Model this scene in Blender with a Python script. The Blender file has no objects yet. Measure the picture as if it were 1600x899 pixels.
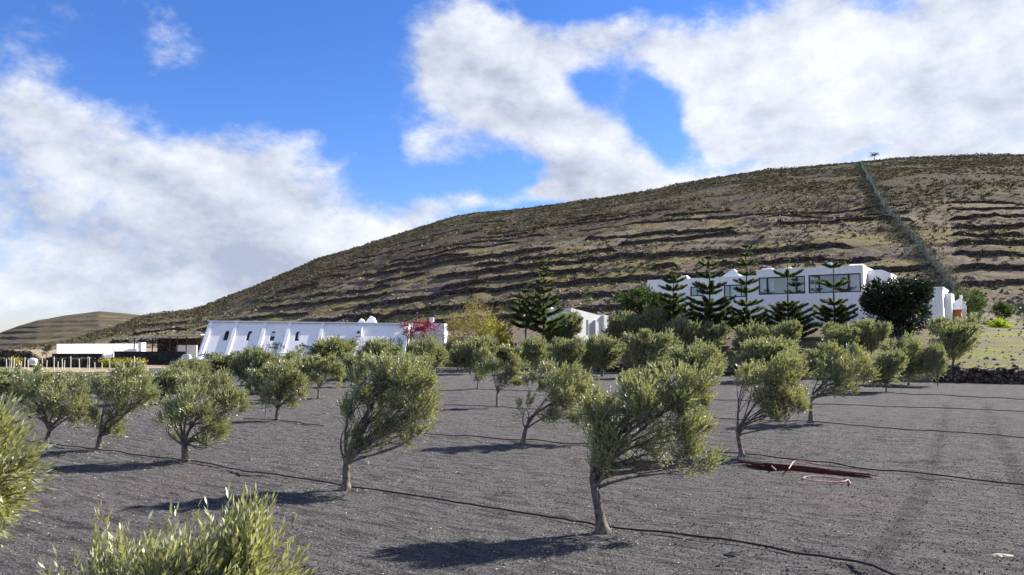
import bpy, math, random
import numpy as np
from mathutils import Vector
R = math.radians
rng = np.random.default_rng(7)
random.seed(7)
S = bpy.context.scene
col = S.collection

# ------------------------------------------------------------------ camera
F_PX, CX, CY, PITCH, CAMH = 1230.0, 800.0, 449.5, math.atan(80.5/1230.0), 3.0
cd = bpy.data.cameras.new('camera'); cam = bpy.data.objects.new('camera', cd); col.objects.link(cam)
cam.location = (0, 0, CAMH); cam.rotation_euler = (R(90)+PITCH, 0, 0)
cd.sensor_width = 36; cd.lens = 36*F_PX/1600; cd.clip_start = 0.05; cd.clip_end = 9000
S.camera = cam
SUN_AZ, SUN_EL = R(66), R(32)      # azimuth measured from +Y towards +X
# ------------------------------------------------------------------ sun and exposure
ld = bpy.data.lights.new('sun', 'SUN'); ld.energy = 5.0; ld.angle = R(0.55); ld.color = (1.0, 0.95, 0.86)
sun = bpy.data.objects.new('sun', ld); col.objects.link(sun)
sd = Vector((math.sin(SUN_AZ)*math.cos(SUN_EL), math.cos(SUN_AZ)*math.cos(SUN_EL), math.sin(SUN_EL)))
sun.rotation_euler = sd.to_track_quat('Z', 'Y').to_euler()
sun.location = (60, 30, 60)
S.view_settings.view_transform = 'Standard'; S.view_settings.look = 'None'
S.view_settings.gamma = 1; S.view_settings.use_curve_mapping = False
S.view_settings.exposure = 1.36
S.cycles.max_bounces = 6; S.cycles.diffuse_bounces = 2; S.cycles.transparent_max_bounces = 12

# ------------------------------------------------------------------ node helpers
class NT:
    def __init__(s, nt): s.nt = nt; s.n = nt.nodes; s.l = nt.links
    def new(s, t, **k):
        n = s.n.new(t)
        for a, b in k.items(): setattr(n, a, b)
        return n
    def put(s, sock, v):
        if v is None: return
        if isinstance(v, bpy.types.NodeSocket): s.l.new(v, sock)
        else:
            if hasattr(sock, 'default_value'):
                d = sock.default_value
                if hasattr(d, '__len__') and not hasattr(v, '__len__'): v = [v]*len(d)
                if hasattr(d, '__len__') and len(d) == 4 and len(v) == 3: v = tuple(v)+(1,)
            sock.default_value = v
    def m(s, op, a, b=None, c=None, clamp=False):
        n = s.new('ShaderNodeMath', operation=op, use_clamp=clamp)
        for i, v in enumerate((a, b, c)): s.put(n.inputs[i], v)
        return n.outputs[0]
    def v(s, op, a, b=None):
        n = s.new('ShaderNodeVectorMath', operation=op); s.put(n.inputs[0], a)
        if op == 'SCALE': s.put(n.inputs[3], b)
        elif b is not None: s.put(n.inputs[1], b)
        return n.outputs['Value'] if op in ('DOT_PRODUCT', 'LENGTH') else n.outputs[0]
    def noise(s, vec, scale, detail=4, rough=.5, dist=0, col=False):
        n = s.new('ShaderNodeTexNoise'); s.put(n.inputs['Vector'], vec); s.put(n.inputs['Scale'], scale)
        s.put(n.inputs['Detail'], detail); s.put(n.inputs['Roughness'], rough); s.put(n.inputs['Distortion'], dist)
        return n.outputs['Color' if col else 'Fac']
    def vor(s, vec, scale, feature='F1', out='Distance'):
        n = s.new('ShaderNodeTexVoronoi', feature=feature); s.put(n.inputs['Vector'], vec); s.put(n.inputs['Scale'], scale)
        return n.outputs[out]
    def mix(s, f, a, b, bt='MIX'):
        n = s.new('ShaderNodeMix', data_type='RGBA', blend_type=bt)
        s.put(n.inputs[0], f); s.put(n.inputs[6], a); s.put(n.inputs[7], b); return n.outputs[2]
    def rng(s, v, a, b, c=0, d=1, smooth=True):
        n = s.new('ShaderNodeMapRange', interpolation_type='SMOOTHSTEP' if smooth else 'LINEAR'); s.put(n.inputs[0], v)
        for i, q in enumerate((a, b, c, d)): s.put(n.inputs[i+1], q)
        return n.outputs[0]
    def attr(s, name, out='Fac'): return s.new('ShaderNodeAttribute', attribute_name=name).outputs[out]
    def bump(s, h, strength=.5, dist=.02, normal=None):
        n = s.new('ShaderNodeBump'); s.put(n.inputs['Height'], h); s.put(n.inputs['Strength'], strength); s.put(n.inputs['Distance'], dist)
        if normal is not None: s.l.new(normal, n.inputs['Normal'])
        return n.outputs[0]

def pix_dir(px, py):
    a, b = (px-CX)/F_PX, (CY-py)/F_PX
    return np.array([a, math.cos(PITCH)-b*math.sin(PITCH), math.sin(PITCH)+b*math.cos(PITCH)])

# ------------------------------------------------------------------ world: sky with clouds
W = bpy.data.worlds.new('World'); S.world = W; W.use_nodes = True
W.node_tree.nodes.clear(); T = NT(W.node_tree)
sky = T.new('ShaderNodeTexSky', sky_type='NISHITA', sun_disc=False, sun_elevation=SUN_EL, sun_rotation=SUN_AZ)
sky.air_density = 1.0; sky.dust_density = 0.3; sky.ozone_density = 2.5; sky.altitude = 200
gen = T.new('ShaderNodeTexCoord').outputs['Generated']
sep = T.new('ShaderNodeSeparateXYZ'); T.l.new(gen, sep.inputs[0])
az = T.m('ARCTAN2', sep.outputs[0], sep.outputs[1]); el = T.m('ARCSINE', sep.outputs[2])
cmb = T.new('ShaderNodeCombineXYZ'); T.l.new(az, cmb.inputs[0]); T.l.new(el, cmb.inputs[1]); ae = cmb.outputs[0]
warp = T.v('SCALE', T.v('SUBTRACT', T.noise(gen, 4.5, 4, .55, col=True), (.5, .5, .5)), .11)
aew = T.v('ADD', ae, warp)
aew = T.v('MULTIPLY', aew, (1, 1, 0))
blobs = [ # px, py, rx, ry, strength
 (1270,110,190,105,1.1),(1480,100,200,120,1.1),(1150,80,110,80,.9),(1300,205,150,40,.55),(1590,180,110,60,.6),(1140,190,60,60,.6),
 (940,68,110,34,.85),(1050,85,60,30,.5),(1600,20,150,80,.7),
 (735,80,112,85,1.15),(815,135,105,72,1.1),(680,115,60,50,.4),(890,200,85,55,1.0),(950,262,80,45,1.0),(1050,278,130,32,.95),(1200,262,120,28,.5),(900,305,70,28,.8),(850,318,45,14,.7),
 (688,222,50,30,.42),(660,240,20,20,.2),(240,45,60,45,.42),(20,60,60,90,.62),(170,115,50,30,.2),(110,170,120,30,.4),
 (30,210,130,60,.55),(190,255,130,50,.45),(320,270,130,50,.62),(430,260,100,50,.5),(455,200,70,40,.42),(370,190,45,30,.38),(300,215,60,20,.25),
 (60,370,240,90,.70),(330,350,210,80,.72),(500,345,100,50,.5),(250,450,260,50,.6),(610,362,80,38,.7),(690,345,70,34,.75),(490,420,110,35,.6),(780,335,60,18,.5),
 (930,122,34,24,-.55),(1032,165,36,60,-.75),(900,15,120,16,-.5),(440,380,60,22,-.15),(150,305,90,20,-.25),
 (1370,228,70,16,-.7),(1530,205,70,22,-.8),(1180,235,60,14,-.4),(130,100,50,30,-.3),
 (60,470,160,26,.35),(1500,228,180,26,.55),(1420,205,60,30,.3)]
mask = None
for (px, py, rx, ry, st) in blobs:
    d = pix_dir(px, py); d = d/np.linalg.norm(d)
    a, e = math.atan2(d[0], d[1]), math.asin(d[2])
    q = T.v('MULTIPLY', T.v('SUBTRACT', aew, (a, e, 0)), (F_PX/rx*1.0, F_PX/ry*1.0, 0))
    g = T.m('MULTIPLY', T.m('EXPONENT', T.m('MULTIPLY', T.v('DOT_PRODUCT', q, q), -1.0)), st)
    mask = g if mask is None else T.m('ADD', mask, g)
side = T.rng(T.m('ABSOLUTE', az), R(40), R(60), 0, .62)
mask = T.m('ADD', T.m('MINIMUM', mask, 1.30), side)
nv = T.v('ADD', T.v('MULTIPLY', gen, (1.15, 1.15, 1.9)), T.v('SCALE', warp, .5))
n1 = T.noise(nv, 5.5, 10, .62)
n2 = T.noise(T.v('ADD', nv, tuple(Vector((sd.x*.05, sd.y*.05, .045)))), 5.5, 7, .58)
n3 = T.noise(nv, 2.6, 4, .5)
n4 = T.noise(nv, 21, 7, .65)
dens = T.m('ADD', T.m('ADD', mask, T.m('MULTIPLY', T.m('SUBTRACT', n1, .5), 2.0)), T.m('MULTIPLY', T.m('SUBTRACT', n4, .5), .75))
alpha = T.rng(dens, .26, 1.04)
thick = T.rng(dens, .5, 1.9)
lit = T.m('ADD', T.m('MULTIPLY', T.m('SUBTRACT', n1, n2), 2.6), T.m('ADD', T.m('MULTIPLY', T.m('SUBTRACT', n3, .5), -1.7), T.m('MULTIPLY', T.m('SUBTRACT', n4, .5), .7)))
shade = T.m('ADD', T.m('SUBTRACT', .64, T.m('MULTIPLY', thick, .10)), lit, clamp=True)
ccol = T.mix(shade, (2.8, 3.1, 3.9), (5.7, 5.9, 6.35))
skyc = T.new('ShaderNodeHueSaturation'); skyc.inputs['Saturation'].default_value = 1.25; skyc.inputs['Value'].default_value = 1.0
T.l.new(sky.outputs[0], skyc.inputs['Color'])
skyt = T.mix(1.0, skyc.outputs[0], (.82, .84, 1.18), 'MULTIPLY')
bg = T.new('ShaderNodeBackground'); bg.inputs['Strength'].default_value = .067
T.l.new(T.mix(T.m('MULTIPLY', alpha, .97), skyt, ccol), bg.inputs['Color'])
T.l.new(bg.outputs[0], T.new('ShaderNodeOutputWorld').inputs[0])

# ------------------------------------------------------------------ materials
def mat(name):
    m = bpy.data.materials.new(name); m.use_nodes = True; m.node_tree.nodes.clear()
    return m, NT(m.node_tree)
def finish(T, shader): T.l.new(shader, T.new('ShaderNodeOutputMaterial').inputs['Surface'])
def principled(T, color, rough=.8, normal=None, spec=.3, metal=0):
    p = T.new('ShaderNodeBsdfPrincipled'); T.put(p.inputs['Base Color'], color); T.put(p.inputs['Roughness'], rough)
    T.put(p.inputs['Specular IOR Level'], spec); T.put(p.inputs['Metallic'], metal)
    if normal is not None: T.l.new(normal, p.inputs['Normal'])
    return p.outputs[0]
def pos(T): return T.new('ShaderNodeNewGeometry').outputs['Position']
def simple(name, c, c2=None, scale=3, rough=.8, bump=.3, bscale=25, bdist=.01, spec=.3, metal=0):
    m, T = mat(name); o = T.new('ShaderNodeTexCoord').outputs['Object']
    n = T.noise(o, scale, 5, .6)
    cc = T.mix(T.rng(n, .35, .65), c, c2 or tuple(x*.8 for x in c))
    nb = T.bump(T.noise(o, bscale, 4, .6), bump, bdist) if bump else None
    finish(T, principled(T, cc, rough, nb, spec, metal)); return m
def leafmat(name, front, back, trans, tmix=.4, gloss=.12, rough=.45, var=.5):
    m, T = mat(name)
    t = T.attr('tint')
    bf = T.new('ShaderNodeNewGeometry').outputs['Backfacing']
    c = T.mix(bf, front, back)
    k = T.m('ADD', 1-var*.5, T.m('MULTIPLY', t, var))
    c = T.v('SCALE', c, k)
    d = T.new('ShaderNodeBsdfDiffuse'); T.l.new(c, d.inputs[0])
    tr = T.new('ShaderNodeBsdfTranslucent'); T.put(tr.inputs[0], T.v('SCALE', T.mix(t, trans, trans), k))
    mx = T.new('ShaderNodeMixShader'); mx.inputs[0].default_value = tmix; T.l.new(d.outputs[0], mx.inputs[1]); T.l.new(tr.outputs[0], mx.inputs[2])
    g = T.new('ShaderNodeBsdfGlossy'); g.inputs['Roughness'].default_value = rough; T.put(g.inputs[0], (.8, .85, .8))
    m2 = T.new('ShaderNodeMixShader'); m2.inputs[0].default_value = gloss; T.l.new(mx.outputs[0], m2.inputs[1]); T.l.new(g.outputs[0], m2.inputs[2])
    finish(T, m2.outputs[0]); return m

M = {}
M['olive'] = leafmat('olive_leaf', (.145, .155, .062), (.33, .35, .23), (.34, .345, .08), .38, .08)
M['olive_near'] = leafmat('olive_leaf_near', (.17, .18, .068), (.38, .39, .26), (.38, .385, .095), .42, .08)
M['olive_far'] = leafmat('olive_leaf_grey', (.145, .160, .075), (.31, .32, .20), (.29, .305, .10), .42, .06)
M['ficus'] = leafmat('dark_glossy_leaf', (.012, .022, .008), (.03, .045, .02), (.02, .04, .008), .2, .06, .35)
M['green'] = leafmat('green_leaf', (.04, .07, .018), (.07, .10, .04), (.09, .14, .02), .35, .05)
M['lime'] = leafmat('lime_leaf', (.22, .30, .02), (.25, .32, .05), (.35, .45, .02), .4, .04)
M['yellow'] = leafmat('yellow_leaf', (.32, .28, .03), (.3, .3, .06), (.4, .38, .03), .4, .03)
M['red'] = leafmat('red_bract', (.20, .018, .035), (.18, .02, .04), (.26, .02, .04), .4, .03)
M['straw'] = leafmat('straw_leaf', (.28, .22, .07), (.26, .22, .10), (.3, .24, .06), .3, .03)
M['conifer'] = leafmat('conifer_leaf', (.075, .098, .040), (.08, .11, .045), (.14, .18, .05), .38, .05)
M['scrub'] = leafmat('scrub_leaf', (.088, .078, .050), (.10, .09, .06), (.08, .075, .04), .2, .0, var=1.3)
M['bark'] = simple('olive_bark', (.19, .165, .135), (.07, .06, .05), 14, .9, .8, 60, .01)
M['bark_dark'] = simple('dark_bark', (.09, .07, .05), (.05, .04, .03), 14, .9, .6, 60, .01)
m, T = mat('whitewashed_render'); o = T.new('ShaderNodeTexCoord').outputs['Object']
st_ = T.noise(T.v('MULTIPLY', o, (2.2, 2.2, .35)), 1.3, 5, .65)
c = T.mix(T.m('MULTIPLY', T.rng(st_, .48, .72), .6), (.80, .80, .80), (.66, .64, .60))
finish(T, principled(T, T.mix(T.m('MULTIPLY', T.rng(T.noise(o, .5, 3), .45, .7), .3), c, (.72, .72, .71)), .88, T.bump(T.noise(o, 9, 5, .7), .25, .015))); M['white'] = m
M['white_old'] = simple('weathered_whitewash', (.74, .73, .70), (.58, .57, .54), 1.2, .9, .3, 12, .01)
M['greywall'] = simple('grey_render', (.36, .36, .36), (.28, .28, .28), .8, .9, .3, 12, .01)
M['dark'] = simple('dark_frame', (.02, .022, .025), None, 3, .4, 0)
M['black'] = simple('black_plastic', (.012, .012, .013), None, 3, .45, 0)
M['room'] = simple('room_plaster', (.30, .34, .33), None, .6, .9, 0)
M['curtain'] = simple('white_curtain', (.8, .82, .84), None, 8, .9, .6, 6, .05)
M['redrod'] = simple('rusty_rod', (.10, .018, .014), (.05, .014, .012), 8, .7, .3, 40, .005)
M['rope'] = simple('pink_rope', (.55, .33, .30), (.4, .2, .18), 20, .8, 0)
M['orange'] = simple('orange_render', (.50, .17, .06), (.42, .14, .05), 2, .8, .1)
M['post'] = simple('pale_post', (.62, .60, .55), (.4, .38, .33), 6, .8, .2)
M['steel'] = simple('galvanised', (.30, .31, .30), None, 6, .5, 0, metal=.4)
M['blockwall'] = None
m, T = mat('pane_glass')
gl = T.new('ShaderNodeBsdfGlossy'); gl.inputs['Roughness'].default_value = .02; T.put(gl.inputs[0], (.9, .95, .95))
tp = T.new('ShaderNodeBsdfTransparent'); T.put(tp.inputs[0], (.86, .88, .87))
mx = T.new('ShaderNodeMixShader'); mx.inputs[0].default_value = .10; T.l.new(tp.outputs[0], mx.inputs[1]); T.l.new(gl.outputs[0], mx.inputs[2])
finish(T, mx.outputs[0]); M['glass'] = m
def stonemat(name, c1, c2, mortar, scale):
    m, T = mat(name); p = pos(T)
    pw = T.v('ADD', p, T.v('SCALE', T.noise(p, 2, 3, .5, col=True), .2))
    d = T.vor(pw, scale); e = T.vor(pw, scale, 'DISTANCE_TO_EDGE'); cc = T.vor(pw, scale, out='Color')
    s2 = T.new('ShaderNodeSeparateColor'); T.l.new(cc, s2.inputs[0])
    c = T.mix(T.rng(s2.outputs[0], .2, .9), c1, c2)
    c = T.mix(T.m('MULTIPLY', T.noise(p, 9, 4, .6), .6), c, tuple(x*.5 for x in c1))
    c = T.mix(T.rng(e, .0, .10), mortar, c)
    finish(T, principled(T, c, .95, T.bump(T.m('ADD', T.rng(e, 0, .25), T.m('MULTIPLY', T.noise(p, 14, 4), .4)), 1, .12), .1)); return m
M['stone'] = stonemat('dark_volcanic_stone', (.075, .058, .048), (.20, .165, .135), (.012, .010, .009), 3.2)
M['stone_pale'] = stonemat('basalt_boulder_wall', (.10, .07, .058), (.30, .25, .21), (.008, .007, .006), 2.6)
M['blockwall'] = stonemat('dark_block_wall', (.035, .035, .036), (.06, .06, .062), (.02, .02, .02), 1.5)
# volcanic gravel of the field
m, T = mat('volcanic_gravel'); p = pos(T)
rot = T.new('ShaderNodeVectorRotate', rotation_type='Z_AXIS'); T.l.new(p, rot.inputs['Vector']); rot.inputs['Angle'].default_value = R(35); rowp = rot.outputs[0]
fine = T.noise(p, 28, 6, .7); fine2 = T.noise(p, 90, 3, .6); mid = T.noise(T.v('MULTIPLY', rowp, (.45, 2.2, 1)), 2.6, 6, .68); big = T.noise(p, .22, 4, .55)
c = T.mix(T.rng(fine, .30, .70), (.026, .0245, .0245), (.255, .240, .238))
c = T.mix(T.m('MULTIPLY', T.rng(T.noise(p, 7.5, 5, .75), .50, .66), .45), c, (.27, .255, .25))
c = T.mix(T.m('MULTIPLY', T.rng(mid, .46, .62), .70), c, (.042, .039, .039))
c = T.mix(T.m('MULTIPLY', T.rng(big, .5, .75), .30), c, (.190, .150, .132))
c = T.mix(T.m('MULTIPLY', T.rng(T.noise(p, .07, 3, .5), .4, .65), .2), c, (.16, .15, .147))
spk = T.vor(p, 17, out='Distance'); sel = T.noise(p, 1.3, 3, .6)
c = T.mix(T.m('MULTIPLY', T.rng(spk, .14, .09), T.rng(sel, .50, .66)), c, (.42, .38, .32))
c = T.mix(T.m('MULTIPLY', T.attr('track'), .6), c, (.042, .039, .040))
h = T.m('ADD', T.m('MULTIPLY', fine, 1.0), T.m('ADD', T.m('MULTIPLY', fine2, .5), T.m('MULTIPLY', mid, 3.0)))
finish(T, principled(T, c, .95, T.bump(h, 1.0, .10), .08)); M['gravel'] = m
# garden ground: bare soil with grass
m, T = mat('garden_soil'); p = pos(T)
g = T.attr('grass'); nn = T.noise(T.v('MULTIPLY', p, (.3, 1.3, 1)), .40, 6, .65); f = T.noise(p, 9, 5, .7)
c = T.mix(T.rng(f, .3, .7), (.085, .065, .045), (.22, .18, .13))
gc = T.mix(T.rng(f, .3, .7), (.10, .11, .03), (.24, .25, .07))
c = T.mix(T.m('MULTIPLY', T.rng(T.m('ADD', nn, T.m('MULTIPLY', g, .11)), .57, .70), g), c, gc)
c = T.mix(T.m('MULTIPLY', T.rng(g, .02, .0), T.rng(nn, .3, .6)), c, (.36, .29, .19))
finish(T, principled(T, c, .95, T.bump(T.noise(p, 12, 5, .7), .8, .1), .1)); M['soil'] = m
# hillside
def hillmat(name, far=False):
    m, T = mat(name); p = pos(T)
    t = T.attr('tread'); up = T.attr('upper')
    f = T.noise(p, 1.1, 7, .72); f2 = T.noise(T.v('MULTIPLY', p, (.35, 1, 1)), .16, 6, .65); f3 = T.noise(p, .035, 4, .6); f4 = T.noise(p, 3.5, 4, .7)
    base = T.mix(T.rng(f, .32, .68), (.12, .096, .074), (.29, .242, .182))
    scr = T.mix(T.rng(f, .35, .65), (.062, .052, .038), (.135, .114, .086))
    c = T.mix(T.rng(T.m('ADD', f2, T.m('MULTIPLY', up, .55)), .50, .70), base, scr)
    gr = T.mix(T.rng(f4, .3, .7), (.16, .135, .055), (.32, .275, .12))
    gm = T.m('MULTIPLY', T.rng(T.m('ADD', T.noise(T.v('MULTIPLY', p, (.4, 1, 1)), .09, 5, .6), T.m('MULTIPLY', t, .08)), .53, .66), T.m('SUBTRACT', 1, up, clamp=True))
    c = T.mix(T.m('MULTIPLY', gm, .85), c, gr)
    c = T.mix(T.m('MULTIPLY', T.rng(f3, .52, .7), .3), c, (.10, .092, .05))
    c = T.mix(T.m('MULTIPLY', T.rng(T.vor(p, .9), .18, .08), T.rng(f2, .5, .6)), c, (.28, .25, .21))
    finish(T, principled(T, c, .97, T.bump(T.m('ADD', f, T.m('MULTIPLY', f4, .6)), 1, 1.0 if not far else 3), .05)); return m
M['hill'] = hillmat('hillside_soil')

# ------------------------------------------------------------------ numpy noise
_perm = np.random.default_rng(3).random(65536)
def vnoise(x, y):
    x = np.asarray(x, float); y = np.asarray(y, float)
    xi = np.floor(x).astype(int); yi = np.floor(y).astype(int); fx = x-xi; fy = y-yi
    fx = fx*fx*(3-2*fx); fy = fy*fy*(3-2*fy)
    h = lambda a, b: _perm[(a*7919+b*104729) & 65535]
    return (h(xi, yi)*(1-fx)+h(xi+1, yi)*fx)*(1-fy)+(h(xi, yi+1)*(1-fx)+h(xi+1, yi+1)*fx)*fy
def fbm(x, y, o=4):
    s = 0; a = 1; t = 0
    for i in range(o): s = s+a*vnoise(x*2**i+17.3*i, y*2**i+9.1*i); t += a; a *= .5
    return s/t-.5
def sstep(x, a, b): t = np.clip((x-a)/(b-a), 0, 1); return t*t*(3-2*t)

# ------------------------------------------------------------------ terrain
def ridge_u_tan(tab):
    U = []; V = []
    for px, py in tab:
        d = pix_dir(px, py); U.append(d[0]/d[1]); V.append(d[2]/d[1])
    return np.array(U), np.array(V)
RU, RV = ridge_u_tan([(-300,560),(0,549),(100,535),(170,515),(225,495),(300,484),(340,470),(400,446),(450,425),(500,403),(560,386),(600,373),(650,357),(700,341),(740,333),(800,328),(900,315),(1000,300),(1100,280),(1200,266),(1300,257),(1345,253),(1400,247),(1500,243),(1600,242),(1900,236),(2300,300)])
pxs = np.array([-600, 0, 300, 620, 700, 850, 1000, 1200, 1350, 1500, 1600, 2200])
us = (pxs-800)/F_PX
D1 = np.array([74, 74, 84, 88, 86, 79.7/(1+.786*us[5]), 79.7/(1+.786*us[6]), 79.7/(1+.786*us[7]), 79.7/(1+.786*us[8]), 79.7/(1+.786*us[9]), 79.7/(1+.786*us[10]), 44])
B2 = np.array([.05, .05, .1, .3, .5, .8, .9, .9, .9, .9, .9, .9])
D3 = np.array([95, 95, 92, 95, 92, 86, 85, 82, 78, 78, 80, 80])
Z3 = np.array([.5, .5, .7, 1.2, 1.6, 2.8, 3.6, 4.2, 4.2, 4.3, 4.0, 4.0])
D4 = np.array([220, 200, 170, 125, 120, 112, 108, 102, 100, 97, 95, 95])
Z4 = np.array([0, 0.2, 1.2, 3.4, 4.2, 5.2, 6.0, 6.2, 6.2, 6.4, 6.0, 6.0])
D5 = np.array([420, 430, 455, 480, 480, 470, 455, 440, 430, 425, 420, 420])
def polar(x, y):
    r = np.hypot(x, y); a = np.arctan2(x, y)
    ac = np.clip(a, R(-52), R(52)); fade = 1-sstep(np.abs(a), R(65), R(110))
    return r, a, np.tan(ac), r*np.cos(ac), fade
def stations(u):
    f = lambda A: np.interp(u, us, A)
    d5 = f(D5); z5 = CAMH+np.interp(u, RU, RV)*d5
    return f(D1), f(B2), f(D3), f(Z3), f(D4), f(Z4), d5, z5
STEP = 2.7
def smooth_z(u, d):
    d1, b2, d3, z3, d4, z4, d5, z5 = stations(u)
    z = np.zeros_like(d)
    def seg(za, zb, da, db, ease=False):
        t = np.clip((d-da)/(db-da), 0, 1)
        if ease: t = t*t*(3-2*t)
        return za+(zb-za)*t
    z = np.where(d > d1, seg(0, b2, d1, d1+.8), z)
    z = np.where(d > d1+.8, seg(b2, z3, d1+.8, d3, True), z)
    z = np.where(d > d3, seg(z3, z4, d3, d4), z)
    t = np.clip((d-d4)/(d5-d4), 0, 1)
    hz = z4+(z5-z4)*(t+.10*np.sin(math.pi*t)*(1-t))
    z = np.where(d > d4, hz, z)
    z = np.where(d > d5, z5-(z5+30)*sstep(d, d5, d5*2.2), z)
    return z, (d1, d4, d5, z4, z5)
def hill_h(x, y, u, d, z, z4):
    return z-z4+1.7*fbm(x/38, y/38, 3)+.5*fbm(x/9, y/9, 2)+STEP*.3
track_pts = []
def Z(x, y, parts=False):
    x = np.atleast_1d(np.asarray(x, float)); y = np.atleast_1d(np.asarray(y, float))
    r, a, u, d, fade = polar(x, y)
    z, (d1, d4, d5, z4, z5) = smooth_z(u, d)
    h = hill_h(x, y, u, d, z, z4)
    inh = sstep(d, d4+2, d4+12)*(1-sstep(d, d5*.93, d5))
    top = 1-.92*sstep((z-z4), 15+14*fbm(x/60, y/60, 2), 34)*1.0
    k = np.floor(h/STEP); fr = h/STEP-k
    st = np.where(fr < .80, fr/.80*.72, .72+.28*sstep(fr, .80, .93))
    pres = sstep(fbm(x/45+40, y/16, 3), -.16, -.02)
    dz = (k+st)*STEP-h
    z = z+dz*inh*top*(.35+.65*pres)
    rough = (fbm(x/14, y/14, 4)*1.8+fbm(x/3, y/3, 3)*.7)*inh
    z = z+rough+fbm(x/30, y/30, 3)*3*(1-inh)*(d > d5)
    # gentle relief of the ploughed field
    infl = 1-sstep(d, d1-2, d1)
    c = x*.57+y*.82
    z = z+infl*(fbm(x/5, y/5, 3)*.14+.034*np.sin(c*2*math.pi/.55+3*fbm(x/4, y/4, 2))*(.5+fbm(x/3+9, y/3, 2)*1.6)+fbm(x/.35, y/.35, 2)*.05)
    z = z*fade
    if parts: return z, fr, top, pres, inh, (z-z4)/np.maximum(z5-z4, 1)
    return z
def zz(x, y): return float(Z(x, y)[0])
_ts = np.concatenate([np.arange(1.5, 100, .12), np.arange(100, 1200, .6)])
def hit(px, py, dmin=1.5):
    d = pix_dir(px, py); d = d/d[1]; ts = _ts[_ts > dmin]
    X = ts*d[0]; Y = ts; ZZ = CAMH+ts*d[2]
    g = ZZ-Z(X, Y)
    i = np.argmax(g < 0)
    if g[i] >= 0: return None
    if i == 0: return np.array([X[0], Y[0], float(Z(X[0], Y[0])[0])])
    t = ts[i-1]+(ts[i]-ts[i-1])*g[i-1]/(g[i-1]-g[i])
    return np.array([t*d[0], t, float(Z(t*d[0], t)[0])])
def P(px, py, dist):
    d = pix_dir(px, py); d = d/d[1]*dist
    return np.array([d[0], d[1], CAMH+d[2]])

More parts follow.
